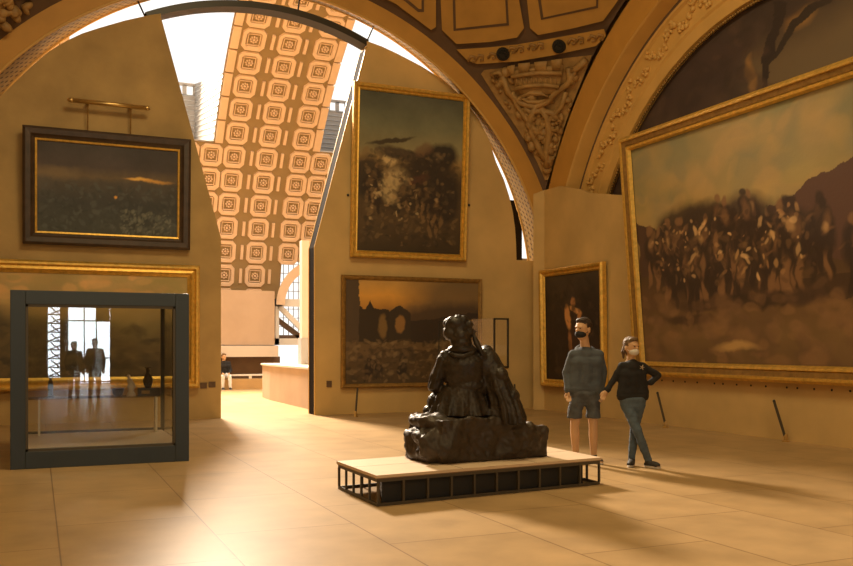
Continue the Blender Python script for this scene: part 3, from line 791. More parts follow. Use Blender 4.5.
for _ in range(9): a.figure(a.r.uniform(.1, .9), a.r.uniform(.22, .5), a.r.uniform(.22, .34), (40, 30, 22), (86, 64, 40), (150, 118, 76))
a.dabs((.05, .05, .95, .65), 520, [(40, 32, 24), (74, 58, 38), (54, 42, 30), (96, 74, 46), (34, 28, 22)], (.006, .02), (-1.5, 1.5), .55)
a.dabs((.1, .2, .6, .5), 60, [(150, 124, 84), (120, 92, 58)], (.005, .015), (-1.5, 1.5), .6)
tC, O, U, V = back_painting('tall gold-framed painting of dark riders high on the right back wall', [(353.5, 81), (468, 96), (466, 262.5), (349.5, 256)], PY-.06, .22,
    [(0, .08), (.03, .12), (.08, .11), (.11, .06), (.14, .07), (.16, .04)], M['gold'], a)
b = B()
for px, py in ((348, 195), (469, 205)): b.ell(atY(px, py, PY-.02), (.03, .03, .03), 8, 6)
b.obj('wall_fixing', M['dark'], wr)
# D: ruined street painting
a = Art(260, 200, 55, 1.28, 2.1)
a.grad([(0, (60, 46, 30)), (.2, (66, 50, 32)), (.45, (56, 42, 28)), (.7, (130, 88, 38)), (.85, (166, 116, 48)), (1, (140, 104, 54))]); a.mott(.25, 4)
a.ell(.85, .85, .35, .2, (78, 62, 42), 0, .9, .85); a.ell(.6, .72, .3, .06, (92, 70, 44), .15, .9, .6); a.ell(.75, .62, .45, .12, (52, 40, 30), .1, .6, .85)
a.poly([(0, .35), (.1, .35), (.1, 1), (0, 1)], (62, 48, 34)); a.poly([(.1, .4), (.32, .4), (.32, .7), (.2, .72), (.17, .8), (.14, .72), (.1, .74)], (44, 34, 24))
a.poly([(.32, .42), (.48, .42), (.48, .68), (.44, .74), (.4, .76), (.36, .74), (.32, .68)], (46, 36, 26)); a.ell(.4, .57, .035, .07, (120, 84, 44), 0, .3, .8); a.ell(.27, .55, .03, .08, (100, 74, 40), 0, .4, .8)
a.poly([(.48, .4), (1, .38), (1, .7), (.8, .66), (.6, .62), (.48, .6)], (44, 34, 26)); a.poly([(0, .2), (.3, .34), (1, .32), (1, .4), (0, .4)], (92, 70, 44), .5)
for _ in range(8): a.figure(a.r.uniform(.15, .6), a.r.uniform(.1, .25), a.r.uniform(.1, .16), (36, 28, 22), (84, 64, 42), (120, 94, 62))
a.dabs((0, .02, 1, .42), 420, [(52, 40, 28), (84, 64, 42), (40, 32, 24), (104, 82, 54)], (.005, .016), (-1, 1), .55)
back_painting('dim ruined street painting with a yellow sky on the right back wall', [(341, 275), (481, 279), (481, 386), (341, 388)], PY-.05, .03,
    [(0, .05), (.03, .08), (.07, .07), (.10, .04)], M['golddark'], a)
# E, F: right wall
def right_painting(label, Ya, Yb, z0, z1, X0, X1, prof, fm, art, **k):
    O = Vector((X0, Ya, z0)); U = Vector((0, Yb-Ya, 0)); V = Vector((X1-X0, 0, z1-z0)); N = U.cross(V).normalized()
    if N.x > 0: N = -N
    return painting(label, O, U, V, N, prof, fm, art, **k)
a = Art(150, 180, 66, .85, 1.9)
a.grad([(0, (42, 30, 22)), (.5, (40, 30, 24)), (1, (50, 40, 30))]); a.mott(.5, 4)
a.ell(.55, .45, .14, .26, (56, 38, 28), 0, .6, .8); a.ell(.42, .60, .05, .13, (176, 120, 66), .2, .35, .85); a.ell(.56, .66, .11, .03, (180, 126, 72), -.3, .35, .85); a.ell(.62, .58, .035, .10, (160, 106, 58), -.1, .4, .8)
a.ell(.52, .74, .045, .05, (150, 100, 58), 0, .5, .8); a.ell(.45, .36, .035, .12, (150, 98, 54), .1, .5, .7); a.dabs((.05, .05, .95, .95), 200, [(34, 26, 20), (62, 46, 32), (46, 34, 26)], (.008, .03), (-1.5, 1.5), .5)
right_painting('gold-framed dark figure painting hung behind the man', 18.65, 16.05, .58, 3.33, 11.15, 11.10, [(0, .08), (.03, .12), (.07, .11), (.1, .06), (.14, .07), (.17, .03)], M['gold'], a)
a = Art(520, 300, 77, 1.7, 2.0)
a.grad([(0, (86, 64, 40)), (.12, (94, 70, 42)), (.3, (76, 54, 34)), (.4, (60, 44, 28)), (.5, (112, 88, 52)), (.62, (126, 104, 60)), (1, (98, 90, 60))]); a.mott(.3, 4)
a.dabs((0, .6, 1, 1), 160, [(132, 106, 62), (110, 98, 64), (146, 112, 66), (96, 90, 66)], (.012, .04), (-.5, .8), .35)
a.poly([(0, .4), (0, .66), (.1, .6), (.25, .44), (.3, .4)], (60, 42, 32)); a.poly([(.35, .4), (.5, .62), (.68, .72), (.85, .8), (1, .84), (1, .36)], (70, 48, 36))
a.poly([(.2, .34), (.2, .28), (1, .22), (1, .33)], (50, 36, 26), .8)
a.ell(.33, .5, .26, .11, (46, 34, 26), 0, .3, .9); a.ell(.55, .48, .1, .07, (52, 38, 28), 0, .3, .9); a.ell(.2, .5, .14, .12, (48, 36, 26), 0, .3, .9)
FG = ((44, 32, 24), (100, 70, 44), (168, 128, 80))
for i_ in range(26): a.figure(.07+.46*i_/26+a.r.uniform(-.02, .02), a.r.uniform(.38, .52), a.r.uniform(.13, .19), *FG)
for _ in range(5): a.figure(a.r.uniform(.30, .46), a.r.uniform(.54, .62), a.r.uniform(.12, .15), *FG)
for _ in range(9): a.figure(a.r.uniform(.5, .66), a.r.uniform(.42, .52), a.r.uniform(.14, .2), *FG)
for _ in range(7): a.figure(a.r.uniform(.7, .95), a.r.uniform(.4, .48), a.r.uniform(.12, .16), *FG)
a.dabs((.06, .34, .62, .62), 260, [(40, 30, 22), (76, 54, 36), (52, 38, 28), (96, 70, 44)], (.002, .008), (-1.5, 1.5), .6)
a.dabs((.08, .36, .6, .62), 90, [(150, 112, 68), (176, 138, 90), (128, 92, 56)], (.002, .006), (-1.5, 1.5), .75)
for x_, x2_ in ((.07, .12), (.10, .16)): a.poly([(x_, .62), (x_+.004, .61), (x2_+.03, .50), (x2_+.026, .50)], (96, 70, 44))
a.ell(.42, .26, .26, .018, (44, 32, 24), 0, .5, .9); a.ell(.2, .2, .1, .012, (50, 36, 26), 0, .6, .8)
a.dabs((0, 0, 1, .3), 220, [(104, 74, 48), (76, 54, 38), (118, 84, 52)], (.006, .02), (-.3, .3), .4); a.ell(.36, .07, .06, .012, (156, 120, 70), 0, .8, .7)
right_painting('huge leaning gold-framed crowd painting filling the right wall', 14.93, 7.4, .95, 5.66, 11.15, 10.76, [(0, .12), (.05, .17), (.09, .17), (.11, .09), (.17, .08), (.21, .13), (.25, .12), (.28, .05)], M['gold'], a, cove=(.09, .19, .14))
# mural in the lunette
a = Art(360, 260, 88, 1.35, 1.9)
a.grad([(0, (120, 84, 44)), (.3, (100, 76, 46)), (.55, (92, 70, 46)), (1, (70, 54, 38))]); a.mott(.3, 4)
a.ell(.24, .62, .22, .36, (54, 40, 34), 0, .3, .97); a.ell(.2, .3, .2, .16, (58, 44, 36), 0, .3, .95); a.ell(.45, .95, .35, .12, (52, 40, 32), 0, .4, .95)
a.ell(.50, .35, .3, .3, (96, 76, 50), 0, .6, .8); a.ell(.36, .62, .10, .34, (56, 42, 35), 0, .3, .95); a.ell(.75, .6, .3, .2, (92, 74, 52), 0, .8, .8)
a.ell(.455, .72, .010, .06, (136, 96, 50), 0, .6, .8); a.ell(.56, .87, .03, .02, (140, 98, 48), 0, .9, .7); a.ell(.60, .97, .25, .07, (54, 42, 34), .1, .4, .95)
a.poly([(.47, .56), (.488, .56), (.50, .78), (.535, .93), (.515, .95), (.485, .82)], (44, 34, 28)); a.poly([(.49, .74), (.55, .84), (.64, .89), (.64, .905), (.54, .865), (.487, .76)], (46, 36, 28))
a.ell(.15, .3, .06, .03, (120, 88, 50), 0, .6, .8)
a.dabs((0, .1, .5, 1), 400, [(50, 38, 32), (66, 50, 40), (44, 34, 28), (74, 54, 40)], (.006, .02), (-1.5, 1.5), .4)
t = thing('lunette_mural', 'painted woodland mural filling the arch above the huge crowd painting', 'mural', (11.75, 12, 2.3))
canvas('canvas', a, Vector((11.75, 17.5, 2.3)), Vector((0, -11, 0)), Vector((0, 0, 5.5)), t, keep=lambda c: ((c[:, 1]-SC.y)**2+(c[:, 2]-SC.z)**2) < 5.44**2)

# ------------------------------------------------------------------ large glass case
CX0, CX1, CY0, CY1, CZ = -.30, 1.87, 12.29, 14.66, 2.235
t = thing('glass_display_case', 'large walk-in size glass display case with dark grey frame, on the floor at left', 'display case', ((CX0+CX1)/2, (CY0+CY1)/2, 0))
fw = .175
b = B()
b.box((CX0, CY0, 0), (CX0+fw, CY0+.14, CZ)); b.box((CX1-fw, CY0, 0), (CX1, CY0+.14, CZ))
b.box((CX0+fw, CY0, 0), (CX1-fw, CY0+.14, .215)); b.box((CX0+fw, CY0, CZ-fw), (CX1-fw, CY0+.14, CZ))
b.obj('front_frame', M['case'], t, bevel=.006)
b = B()
i = .03
b.box((CX0+fw, CY0+.01, .215), (CX0+fw+i, CY0+.1, CZ-fw)).box((CX1-fw-i, CY0+.01, .215), (CX1-fw, CY0+.1, CZ-fw)).box((CX0+fw, CY0+.01, .215), (CX1-fw, CY0+.1, .215+i)).box((CX0+fw, CY0+.01, CZ-fw-i), (CX1-fw, CY0+.1, CZ-fw))
b.obj('inner_bead', M['plat_metal'], t)
b = B(); b.box((CX0+.09, CY0+.14, 0), (CX1-.03, CY1, .20)); b.obj('base', M['case'], t)
b = B(); b.box((CX0+.13, CY0+.14, .20), (CX1-.07, CY1-.05, .225)); b.obj('case_floor', M['plat'], t)
for x in (CX0+.09, CX1-.08): B().box((x, CY1-.05, .2), (x+.05, CY1, CZ-.03)).obj('back_post', M['case'], t)
B().box((CX0+.09, CY0+.14, CZ-.06), (CX1-.03, CY1, CZ-.02)).obj('lid', M['case'], t)
B().box((CX0+.09, CY1-.05, .2), (CX1-.03, CY1, .26)).obj('back_rail', M['case'], t)
B().box((CX0+fw, CY0+.05, .22), (CX1-fw, CY0+.062, CZ-fw)).obj('front_pane', M['glass'], t)
for nm, a_, c_ in (('side_pane', (CX0+.10, CY0+.14, .22), (CX0+.11, CY1-.05, CZ-.06)), ('side_pane', (CX1-.05, CY0+.14, .22), (CX1-.04, CY1-.05, CZ-.06)), ('back_pane', (CX0+.14, CY1-.03, .26), (CX1-.08, CY1-.02, CZ-.06))):
    B().box(a_, c_).obj(nm, M['glass2'], t)
B().box((CX0+.14, 14.05, .765), (CX1-.09, 14.55, .78)).obj('shelf', M['glass2'], t)
for x in (.02, 1.66): B().box((x, 14.2, .225), (x+.03, 14.4, .765)).obj('shelf_leg', M['white'], t)
def curio(px, top, bot, w, label, m, kind):
    q = atY(px, bot, 14.3); h = (bot-top)/900*13.9; r = w/900*13.9/2
    o = thing(kind, label, 'sculpture' if 'ett' in kind or 'urine' in kind else 'ornament', (q.x, 14.3, .78))
    return o, h, r
o, h, r = curio(50.5, 374, 394, 7, 'dark slender figurine at the left end of the glass case shelf', M['bronze'], 'bronze_figurine')
b = B(); b.cap((0, 0, h*.45), (0, 0, h*.75), r*.8, r*.6, 10).ell((0, 0, h*.92), r*.45, 10, 8).cap((-r*.3, 0, .02), (-r*.2, 0, h*.45), r*.35, r*.45, 8).cap((r*.4, 0, .02), (r*.2, 0, h*.45), r*.35, r*.45, 8).box((-r, -r*.8, 0), (r, r*.8, .02)); b.remesh('figure', .008, M['bronze'], o)
o, h, r = curio(118, 386.5, 394, 12, 'small dark round bowl on the glass case shelf', M['bronze'], 'small_bowl')
B().lathe([(r*.6, 0), (r*.8, h*.3), (r, h), (r*.9, h), (r*.7, h*.35), (.01, h*.2)]).obj('bowl', M['dark'], o, world=False, smooth=True)
B().lathe([(r*.55, .001), (r*.55, .012)]).obj('foot', M['bronze'], o, world=False)
o, h, r = curio(131, 373, 394, 9, 'pale marble statuette on the glass case shelf', M['pale_stone'], 'marble_statuette')
b = B(); b.lathe([(r, 0), (r*.9, h*.1), (r*.6, h*.2), (r*.8, h*.45), (r*.55, h*.6)]).cap((0, 0, h*.5), (-r*.3, 0, h*.72), r*.5, r*.6, 10).ell((-r*.5, 0, h*.92), r*.42, 10, 8).cap((r*.3, 0, h*.65), (r*.9, 0, h*.4), r*.25, r*.2, 8); b.remesh('figure', .008, M['pale_stone'], o)
o = thing('plinth_block', 'dark rectangular block at the right of the glass case shelf', 'plinth', (atY(149, 394, 14.3).x, 14.3, .78))
B().box((-.16, -.09, 0), (.16, .09, .115)).obj('block', M['dark'], o, world=False, bevel=.004); B().box((-.12, -.092, .03), (.0, -.09, .08)).obj('label_plate', M['golddark'], o, world=False)
o = thing('dark_vase', 'dark narrow-necked vase standing on the rectangular block in the case', 'vase', (atY(148, 386, 14.3).x, 14.3, .895))
B().lathe([(.04, 0), (.065, .06), (.075, .12), (.05, .19), (.025, .23), (.03, .30), (.045, .31)]).obj('body', M['dark'], o, world=False, smooth=True)
B().lathe([(.046, .305), (.05, .31), (.046, .318)]).obj('rim', M['bronze'], o, world=False, smooth=True)

# ------------------------------------------------------------------ small vitrine behind the sculpture
vx0 = atY(494, 345, 14.4).x; vx1 = atY(509, 345, 14.4).x; vy0, vy1 = 14.4, 16.85
vz0 = EYE-23/900*(14.4/.888); vz1 = EYE+27/900*(14.4/.888)
t = thing('small_vitrine', 'narrow raised glass vitrine with black end frame behind the bronze sculpture', 'display case', ((vx0+vx1)/2, (vy0+vy1)/2, 0))
def fr(y, r, nm):
    B().box((vx0, y, vz0), (vx0+r, y+r, vz1)).box((vx1-r, y, vz0), (vx1, y+r, vz1)).box((vx0, y, vz0), (vx1, y+r, vz0+r)).box((vx0, y, vz1-r), (vx1, y+r, vz1)).obj(nm, M['dark'], t)
fr(vy0, .03, 'end_frame'); fr(vy1-.02, .012, 'far_frame')
B().box((vx0, vy0+.03, vz0-.02), (vx1, vy1, vz0)).obj('tray', M['golddark'], t)
B().box((vx0+.004, vy0+.03, vz0), (vx0+.012, vy1-.02, vz1)).obj('side_pane', M['glass'], t); B().box((vx1-.012, vy0+.03, vz0), (vx1-.004, vy1-.02, vz1)).obj('side_pane', M['glass2'], t)
B().box((vx0+.012, vy0+.03, vz1-.01), (vx1-.012, vy1-.02, vz1)).obj('top_pane', M['glass2'], t)
B().box((vx0+.05, 15.3, 0), (vx1-.05, 16.6, vz0-.02)).obj('stand', M['wall'], t)
for k, (y, h) in enumerate(((14.55, .07), (14.75, .05), (15.05, .08))):
    o = B().cap((0, 0, h*.5), (0, .05, h*.55), h*.45, h*.4, 10).box((-.03, -.03, 0), (.03, .06, .012)).remesh('small_bronze', .008, M['bronze'])
    o.location = ((vx0+vx1)/2, y, vz0); tag(o, ('small bronze lump nearest the black end frame of the vitrine', 'smallest bronze piece, second from the vitrine end frame', 'largest bronze piece, third from the vitrine end frame')[k], 'ornament', 'bronzes in the vitrine')

# ------------------------------------------------------------------ platform
c0 = Vector((2.985, 8.10, 0)); c1 = Vector((5.765, 8.41, 0)); c3 = Vector((2.965, 9.28, 0)); c2 = c1+(c3-c0)*1.0+Vector((.02, .05, 0))
def quad_in(d):
    cen = (c0+c1+c2+c3)/4; out = []
    for c in (c0, c1, c2, c3):
        v = cen-c; out.append(c+v.normalized()*(d*1.4) if d else c.copy())
    return out
t = thing('display_platform', 'low wide platform with pale top and black caged sides under the bronze sculpture', 'platform', tuple((c0+c1+c2+c3)/4))
q = quad_in(0.0)
B().prism([p+Vector((0, 0, .272)) for p in q], (0, 0, .028)).obj('top_board', M['plat'], t)
B().prism([p+Vector((0, 0, .262)) for p in quad_in(.006)], (0, 0, .010)).obj('board_edge', M['plat_edge'], t)
def qp(u, v): return c0+(c1-c0)*u+(c3-c0)*v
B().prism([qp(*q_)+Vector((0, 0, .012)) for q_ in ((.03, .05), (.92, .05), (.84, .93), (.17, .93))], (0, 0, .245)).obj('core', M['black'], t)
seam = B(); 
for u in (.35, .68):
    a_, e_ = c0.lerp(c1, u), c3.lerp(c2, u); d = (c1-c0).normalized()*.004
    seam.prism([a_+Vector((0, 0, .3003))-d, a_+Vector((0, 0, .3003))+d, e_+Vector((0, 0, .3003))+d, e_+Vector((0, 0, .3003))-d], (0, 0, .0006))
a_, e_ = c0.lerp(c3, .55), c1.lerp(c2, .55); d = Vector((0, .004, 0))
seam.prism([a_+Vector((0, 0, .3003))-d, e_+Vector((0, 0, .3003))-d, e_+Vector((0, 0, .3003))+d, a_+Vector((0, 0, .3003))+d], (0, 0, .0006))
seam.obj('seam', M['plat_edge'], t)
q = quad_in(.02)
def bar(p, r, nm):
    pass
for a_, e_, n in ((q[0], q[1], 10), (q[0], q[3], 5), (q[1], q[2], 5), (q[3], q[2], 10)):
    d = (e_-a_).normalized(); nrm = Vector((-d.y, d.x, 0))
    rot = Matrix.Rotation(math.atan2(d.y, d.x), 4, 'Z')
    L = (e_-a_).length
    for z0, z1 in ((0, .03), (.232, .262)):
        B().box((0, -.012, z0), (L, .012, z1), Matrix.Translation(a_) @ rot).obj('rail', M['plat_metal'], t)
    for k in range(n+1 if n == 10 else n):
        if n != 10 and k == 0: continue
        x = L*k/n
        B().box((x-.011, -.011, .03), (x+.011, .011, .232), Matrix.Translation(a_) @ rot).obj('upright', M['plat_metal'], t)

# ------------------------------------------------------------------ bronze sculpture
t = thing('bronze_sculpture', 'dark bronze sculpture of a seated woman seen from behind, on rock on the low platform', 'sculpture', (4.36, 9.02, .304), 0)
b = B(); R3 = Matrix.Translation((.075, 0, 0)) @ Matrix.Rotation(math.radians(3), 4, 'Z')
def rk(x0, x1, z1, y0=-.42, y1=.42, k=.07):
    n0 = len(b.bm.verts)
    b.box((x0, y0, 0), (x1, y1, z1), R3)
rk(-.56, .10, .47); rk(-.2, .50, .45, -.41, .36); rk(.3, .80, .31, -.38, .34); rk(-.68, -.5, .31, -.34, .30); rk(.62, .76, .35, -.36, .2)
b.ell((-.45, -.1, .43), (.2, .3, .08)).ell((.15, .0, .43), (.3, .35, .08)).ell((.68, -.2, .32), (.12, .16, .07)).ell((-.60, -.2, .27), (.10, .16, .08)).ell((.5, -.3, .2), (.34, .14, .2)).ell((-.3, -.34, .2), (.4, .11, .2))
def rdisp(p, n):
    k = .05*noise.noise(p*2.6)+.04*noise.noise(p*6+Vector((3, 1, 2)))+.022*noise.noise(p*14)+.010*noise.noise(p*30)
    return k*min(1, max(0, p.z/.06))
b.remesh('rock', .02, M['rock'], t, disp=rdisp, smooth_it=6)
# figure in camera-facing local frame
FO = Vector((4.10, 8.98, .30))       # below the seated woman
k0 = (FO.x*S+FO.y*Cc)/900
RV = Vector((Cc, -S, 0)); FV = Vector((S, Cc, 0)); TO = Vector((4.36, 9.02, .30))
fx0 = 426.5+900*(FO.x*Cc-FO.y*S)/(FO.x*S+FO.y*Cc)
def fp(x, y, d=0.0):
    w = FO+RV*((x-fx0)*k0)+FV*d; w.z = EYE+(345-y)*k0
    return w-TO
QF = Matrix.Rotation(-YAW, 3, 'Z')
def fe(b, x, y, rx, ry, d=0, rd=None, rot=0):
    b.ell(fp(x, y, d), (rx*k0, (rd if rd else rx*k0), ry*k0), 18, 12, QF @ Matrix.Rotation(rot, 3, 'Y'))
b = B()
fe(b, 458, 331, 11, 12.5, 0, .13); fe(b, 456, 324, 13, 7.5, .0, .14); fe(b, 450, 333, 7, 8, -.02, .1); fe(b, 460, 336, 12.5, 8, -.02, .13); fe(b, 461, 343, 11, 6, -.03, .12); fe(b, 462, 350, 15, 6, -.02, .12)
for x, y, r in ((448, 325, 4), (452, 320.5, 4), (458, 319, 4), (464, 320, 4), (469, 325, 4), (447, 331, 3.5), (470, 332, 3.6), (455, 327, 5), (463, 327, 5)): fe(b, x, y, r, r, -.06, r*k0)
b.cap(fp(459, 343), fp(460, 353), .085, .11)
fe(b, 463, 361, 22, 11, 0, .15); fe(b, 463, 372, 22, 19, .0, .16); fe(b, 466, 386, 19, 9, 0, .14); fe(b, 463, 365, 22, 14, -.02, .15); fe(b, 480, 384, 10, 16, .05, .12)
b.cap(fp(446, 358), fp(436, 378, .03), .085, .075); b.cap(fp(437, 376, .02), fp(433, 387, .06), .075, .06)
b.cap(fp(433, 387, .06), fp(440, 392, .3), .05, .045)
b.cap(fp(480, 358), fp(491, 378, .02), .09, .08)
bodyb = b
skb = B(); n = 72; rings = []
for j in range(11):
    v = j/10; y = 386+v*29.5
    rx = (19+12.5*v**.8)*k0; ry = .14+.13*v
    ring = []
    for i in range(n):
        a = 2*PI*i/n; pl_ = 1+.085*v*math.cos(a*13+.8*math.sin(a*3))+.03*v*math.cos(a*29)
        c = fp(461-1.5*v, y, .02)
        p = c+RV*(math.cos(a)*rx*pl_)+FV*(math.sin(a)*ry*pl_)
        ring.append(skb.bm.verts.new(p))
    rings.append(ring)
for r0, r1 in zip(rings, rings[1:]):
    for i in range(n): skb.bm.faces.new([r0[i], r0[(i+1) % n], r1[(i+1) % n], r1[i]])
skb.bm.faces.new(rings[0]); skb.bm.faces.new(rings[-1][::-1])
# companion / cloak mass at the right
cl = B(); rings = []
prof = [(348, 488, 5, .06), (354, 489, 8.5, .10), (362, 491, 11, .13), (372, 494, 13, .15), (382, 497, 14, .17), (392, 500, 15, .19), (402, 504, 16.5, .21), (411, 506, 18, .23), (418, 507, 19, .24), (424, 508, 18, .24)]
for y, x, w, dd in prof:
    ring = []
    v = (y-348)/76
    for i in range(n):
        a = 2*PI*i/n; pl_ = 1+.09*v*math.cos(a*10+1.4*math.sin(a*2+y*.02))+.025*math.cos(a*23)
        c = fp(x, y, .06)
        ring.append(cl.bm.verts.new(c+RV*(math.cos(a)*w*k0*pl_)+FV*(math.sin(a)*dd*pl_)))
    rings.append(ring)
for r0, r1 in zip(rings, rings[1:]):
    for i in range(n): cl.bm.faces.new([r0[i], r0[(i+1) % n], r1[(i+1) % n], r1[i]])
cl.bm.faces.new(rings[0]); cl.bm.faces.new(rings[-1][::-1])
def b2b(dst, src):
    bmesh.ops.recalc_face_normals(src.bm, faces=src.bm.faces)
    me = bpy.data.meshes.new('t'); src.bm.to_mesh(me); src.bm.free(); dst.bm.from_mesh(me); bpy.data.meshes.remove(me)
fe(cl, 487, 351, 7, 6, .12, .1); fe(cl, 495, 360, 6, 5, .1, .09); fe(cl, 506, 386, 4.5, 4, .0, .06); fe(cl, 512, 397, 8, 9, .02, .12); fe(cl, 500, 375, 8, 8, -.02, .1)
# sleeves ending in cuffs, hair ribbon, collar
sl = B(); rings = []
for v in (0, .25, .5, .75, 1):
    c = fp(443-8.5*v, 357+33*v, .02+.03*v); w = (8+1.5*v)*k0
    rings.append([sl.bm.verts.new(c+RV*math.cos(a)*w*(.75+.1*math.cos(3*a))+FV*math.sin(a)*w*1.1*(1+.06*math.cos(7*a))) for a in [2*PI*i/36 for i in range(36)]])
for r0, r1 in zip(rings, rings[1:]):
    for i in range(36): sl.bm.faces.new([r0[i], r0[(i+1) % 36], r1[(i+1) % 36], r1[i]])
sl.bm.faces.new(rings[0]); sl.bm.faces.new(rings[-1][::-1])
fe(bodyb, 434, 403, 7, 9, .1, .12); fe(bodyb, 428, 411, 5, 5, .1, .1); fe(bodyb, 441, 397, 10, 7, .2, .2)
b2b(bodyb, skb); b2b(bodyb, cl); b2b(bodyb, sl)
def fd(p, n):
    return .007*noise.noise(p*14)+.004*noise.noise(p*34)+.003*noise.noise(Vector((p.x*26, p.y*26, p.z*5)))
bodyb.remesh('seated_figure', .011, M['bronze'], t, disp=fd, smooth_it=2)
rb_ = B()
rb_.prism([fp(466, 325, -.05), fp(477, 332, -.04), fp(470, 337, -.04), fp(464, 334, -.05)], FV*.05); rb_.tube([fp(473, 334, -.04), fp(476, 343, -.05), fp(481, 352, -.08), fp(482, 357, -.1)], [.02, .035, .03, .01], 8)
rb_.remesh('hair_ribbon', .008, M['bronze'], t)
cb_ = B(); cb_.tube([fp(449, 353, -.08), fp(455, 356, -.14), fp(463, 356.5, -.14), fp(472, 353, -.09), fp(478, 351, -.02)], [.02, .028, .028, .028, .02], 8); cb_.remesh('collar', .009, M['bronze'], t)

# ------------------------------------------------------------------ people
def person(label, px, tdep, J, look, top_m, leg_m, top_hem, leg_hem, hairm, maskm, shoes=True, group=None, name='person', ponytail=None, hood=False, sc=1.0, thick=1.0, rotz=None, hs=1.0):
    k = tdep/900; a = (px-426.5)/F
    base = Vector((tdep*(S+a*Cc), tdep*(Cc-a*S), 0))
    rz = -YAW if rotz is None else rotz
    t = thing(name, label, 'person', tuple(base), rz, group)
    def P(q):
        x, y = q[0], q[1]; d = q[2] if len(q) > 2 else 0
        return Vector(((x-px)*k, d, EYE+(345-y)*k))
    j = {n: P(v) for n, v in J.items()}
    j['al'].z = .09; j['ar'].z = .09
    build_person(t, j, look, top_m, leg_m, top_hem, leg_hem, hairm, maskm, ponytail, hood, thick, hs=hs)
    return t
def build_person(t, j, look, top_m, leg_m, top_hem, leg_hem, hairm, maskm, ponytail=None, hood=False, thick=1.0, skin=None, hs=1.0):
    skin = skin or M['skin']; k = thick
    HS = hs; H = j['head']; LK = Matrix.Rotation(look, 3, 'Z')     # local face looks -Y, turned by look
    def h(x, y, z): return H+LK @ Vector((x*HS, y*HS, z*HS))
    def hv(r): return (r[0]*HS, r[1]*HS, r[2]*HS)
    b = B()
    b.ell(H+Vector((0, 0, .015)), hv((.076, .095, .105)), 20, 14, LK); b.ell(h(0, -.022, -.05), hv((.058, .068, .07)), 16, 10, LK)
    b.ell(h(0, -.098, -.012), hv((.013, .02, .022)), 10, 8, LK); b.ell(h(0, -.090, -.055), hv((.024, .012, .012)), 10, 6, LK); b.ell(h(0, -.085, .028), hv((.05, .014, .010)), 10, 6, LK)
    for s in (-1, 1): b.ell(h(s*.078, .012, -.005), hv((.010, .022, .034)), 10, 8, LK)
    b.cap(h(0, .012, -.06), j['neck'], .054*k, .06*k)
    tor = (j['sl']+j['sr'])/2; hip = (j['hl']+j['hr'])/2
    b.cap(j['neck'], tor+Vector((0, 0, -.05)), .062*k, .085*k)
    for s in ('l', 'r'):
        b.cap(tor, j['s'+s], .07*k, .052*k); b.cap(j['s'+s], j['e'+s], .050*k, .040*k); b.cap(j['e'+s], j['w'+s], .040*k, .027*k)
        b.cap(j['h'+s], j['k'+s], .085*k, .056*k); b.cap(j['k'+s], j['k'+s].lerp(j['a'+s], .35), .055*k, .058*k); b.cap(j['k'+s].lerp(j['a'+s], .35), j['a'+s], .056*k, .036*k)
        f = j.get('f'+s, j['a'+s]+Vector((0, -.15, -.06))); b.cap(j['a'+s]-Vector((0, 0, .03)), f, .035, .028)
        # hand: palm, four fingers, thumb
        d = (j['w'+s]-j['e'+s]).normalized(); d = (d+Vector((0, -.12, -.1))).normalized()
        if 'd'+s in j: d = (j['d'+s]-j['w'+s]).normalized()
        side = d.cross(Vector((0, 1, 0))).normalized()*(1 if s == 'l' else -1); nn = d.cross(side).normalized()
        w = j['w'+s]; b.ell(w+d*.048, (.040, .018, .048), 12, 8, d.to_track_quat('Z', 'X').to_matrix()); b.cap(w, w+d*.03, .027, .024)
        for fi, (o_, L) in enumerate(((-.028, .068), (-.010, .078), (.009, .074), (.027, .058))):
            p0 = w+d*.075+nn.cross(d)*o_ if False else w+d*.078+(nn.cross(d))*o_
            p1 = p0+d*L*.5+Vector((0, -.006, 0)); p2 = p1+(d*.8+Vector((0, -.5, 0))).normalized()*L*.5
            b.cap(p0, p1, .0095, .009, 8); b.cap(p1, p2, .009, .0075, 8)
        th = nn.cross(d)*(-.036); p0 = w+d*.03+th*.8; p1 = p0+d*.03+th*.5; p2 = p1+d*.032; b.cap(p0, p1, .012, .011, 8); b.cap(p1, p2, .011, .009, 8)
    b.cap(tor+Vector((0, 0, -.1)), hip+Vector((0, 0, .05)), .098*k, .098*k); b.cap(j['hl'], j['hr'], .085*k, .085*k)
    b.remesh('body', .0085, skin, t, smooth_it=2)
    for s in (-1, 1):
        B().ell(h(s*.030, -.086, .012), (.011, .008, .007), 8, 6, LK).obj('eye', M['maskb'], t, world=False, smooth=True)
    # upper garment
    b = B(); e = .02
    b.cap(tor, tor+Vector((0, 0, -.02)), .1, .1)
    tt = j['sl'].lerp(j['sr'], .18)+Vector((0, 0, -.10)); t2 = j['sl'].lerp(j['sr'], .82)+Vector((0, 0, -.10))
    hm = top_hem
    hl2, hr2 = Vector((j['hl'].x-.035, hip.y, hm+.10)), Vector((j['hr'].x+.035, hip.y, hm+.10))
    b.cap(tt, hl2, .100*k, .096*k); b.cap(t2, hr2, .100*k, .096*k); b.cap(tt, t2, .112*k, .112*k); b.cap((tt+t2)/2, (hl2+hr2)/2, .12*k, .11*k); b.cap(hl2, hr2, .105*k, .105*k)
    for q0, q1 in ((hl2, hr2),): b.cap(q0-Vector((0, 0, .045)), q1-Vector((0, 0, .045)), .106*k, .106*k)
    b.cap(j['sl'], j['sr'], .064*k, .064*k); b.cap(j['neck']-Vector((0, 0, .05)), tor, .080*k, .10*k)
    for s in 'lr': b.cap(j['neck']-Vector((0, 0, .075)), j['s'+s], .070*k, .060*k)
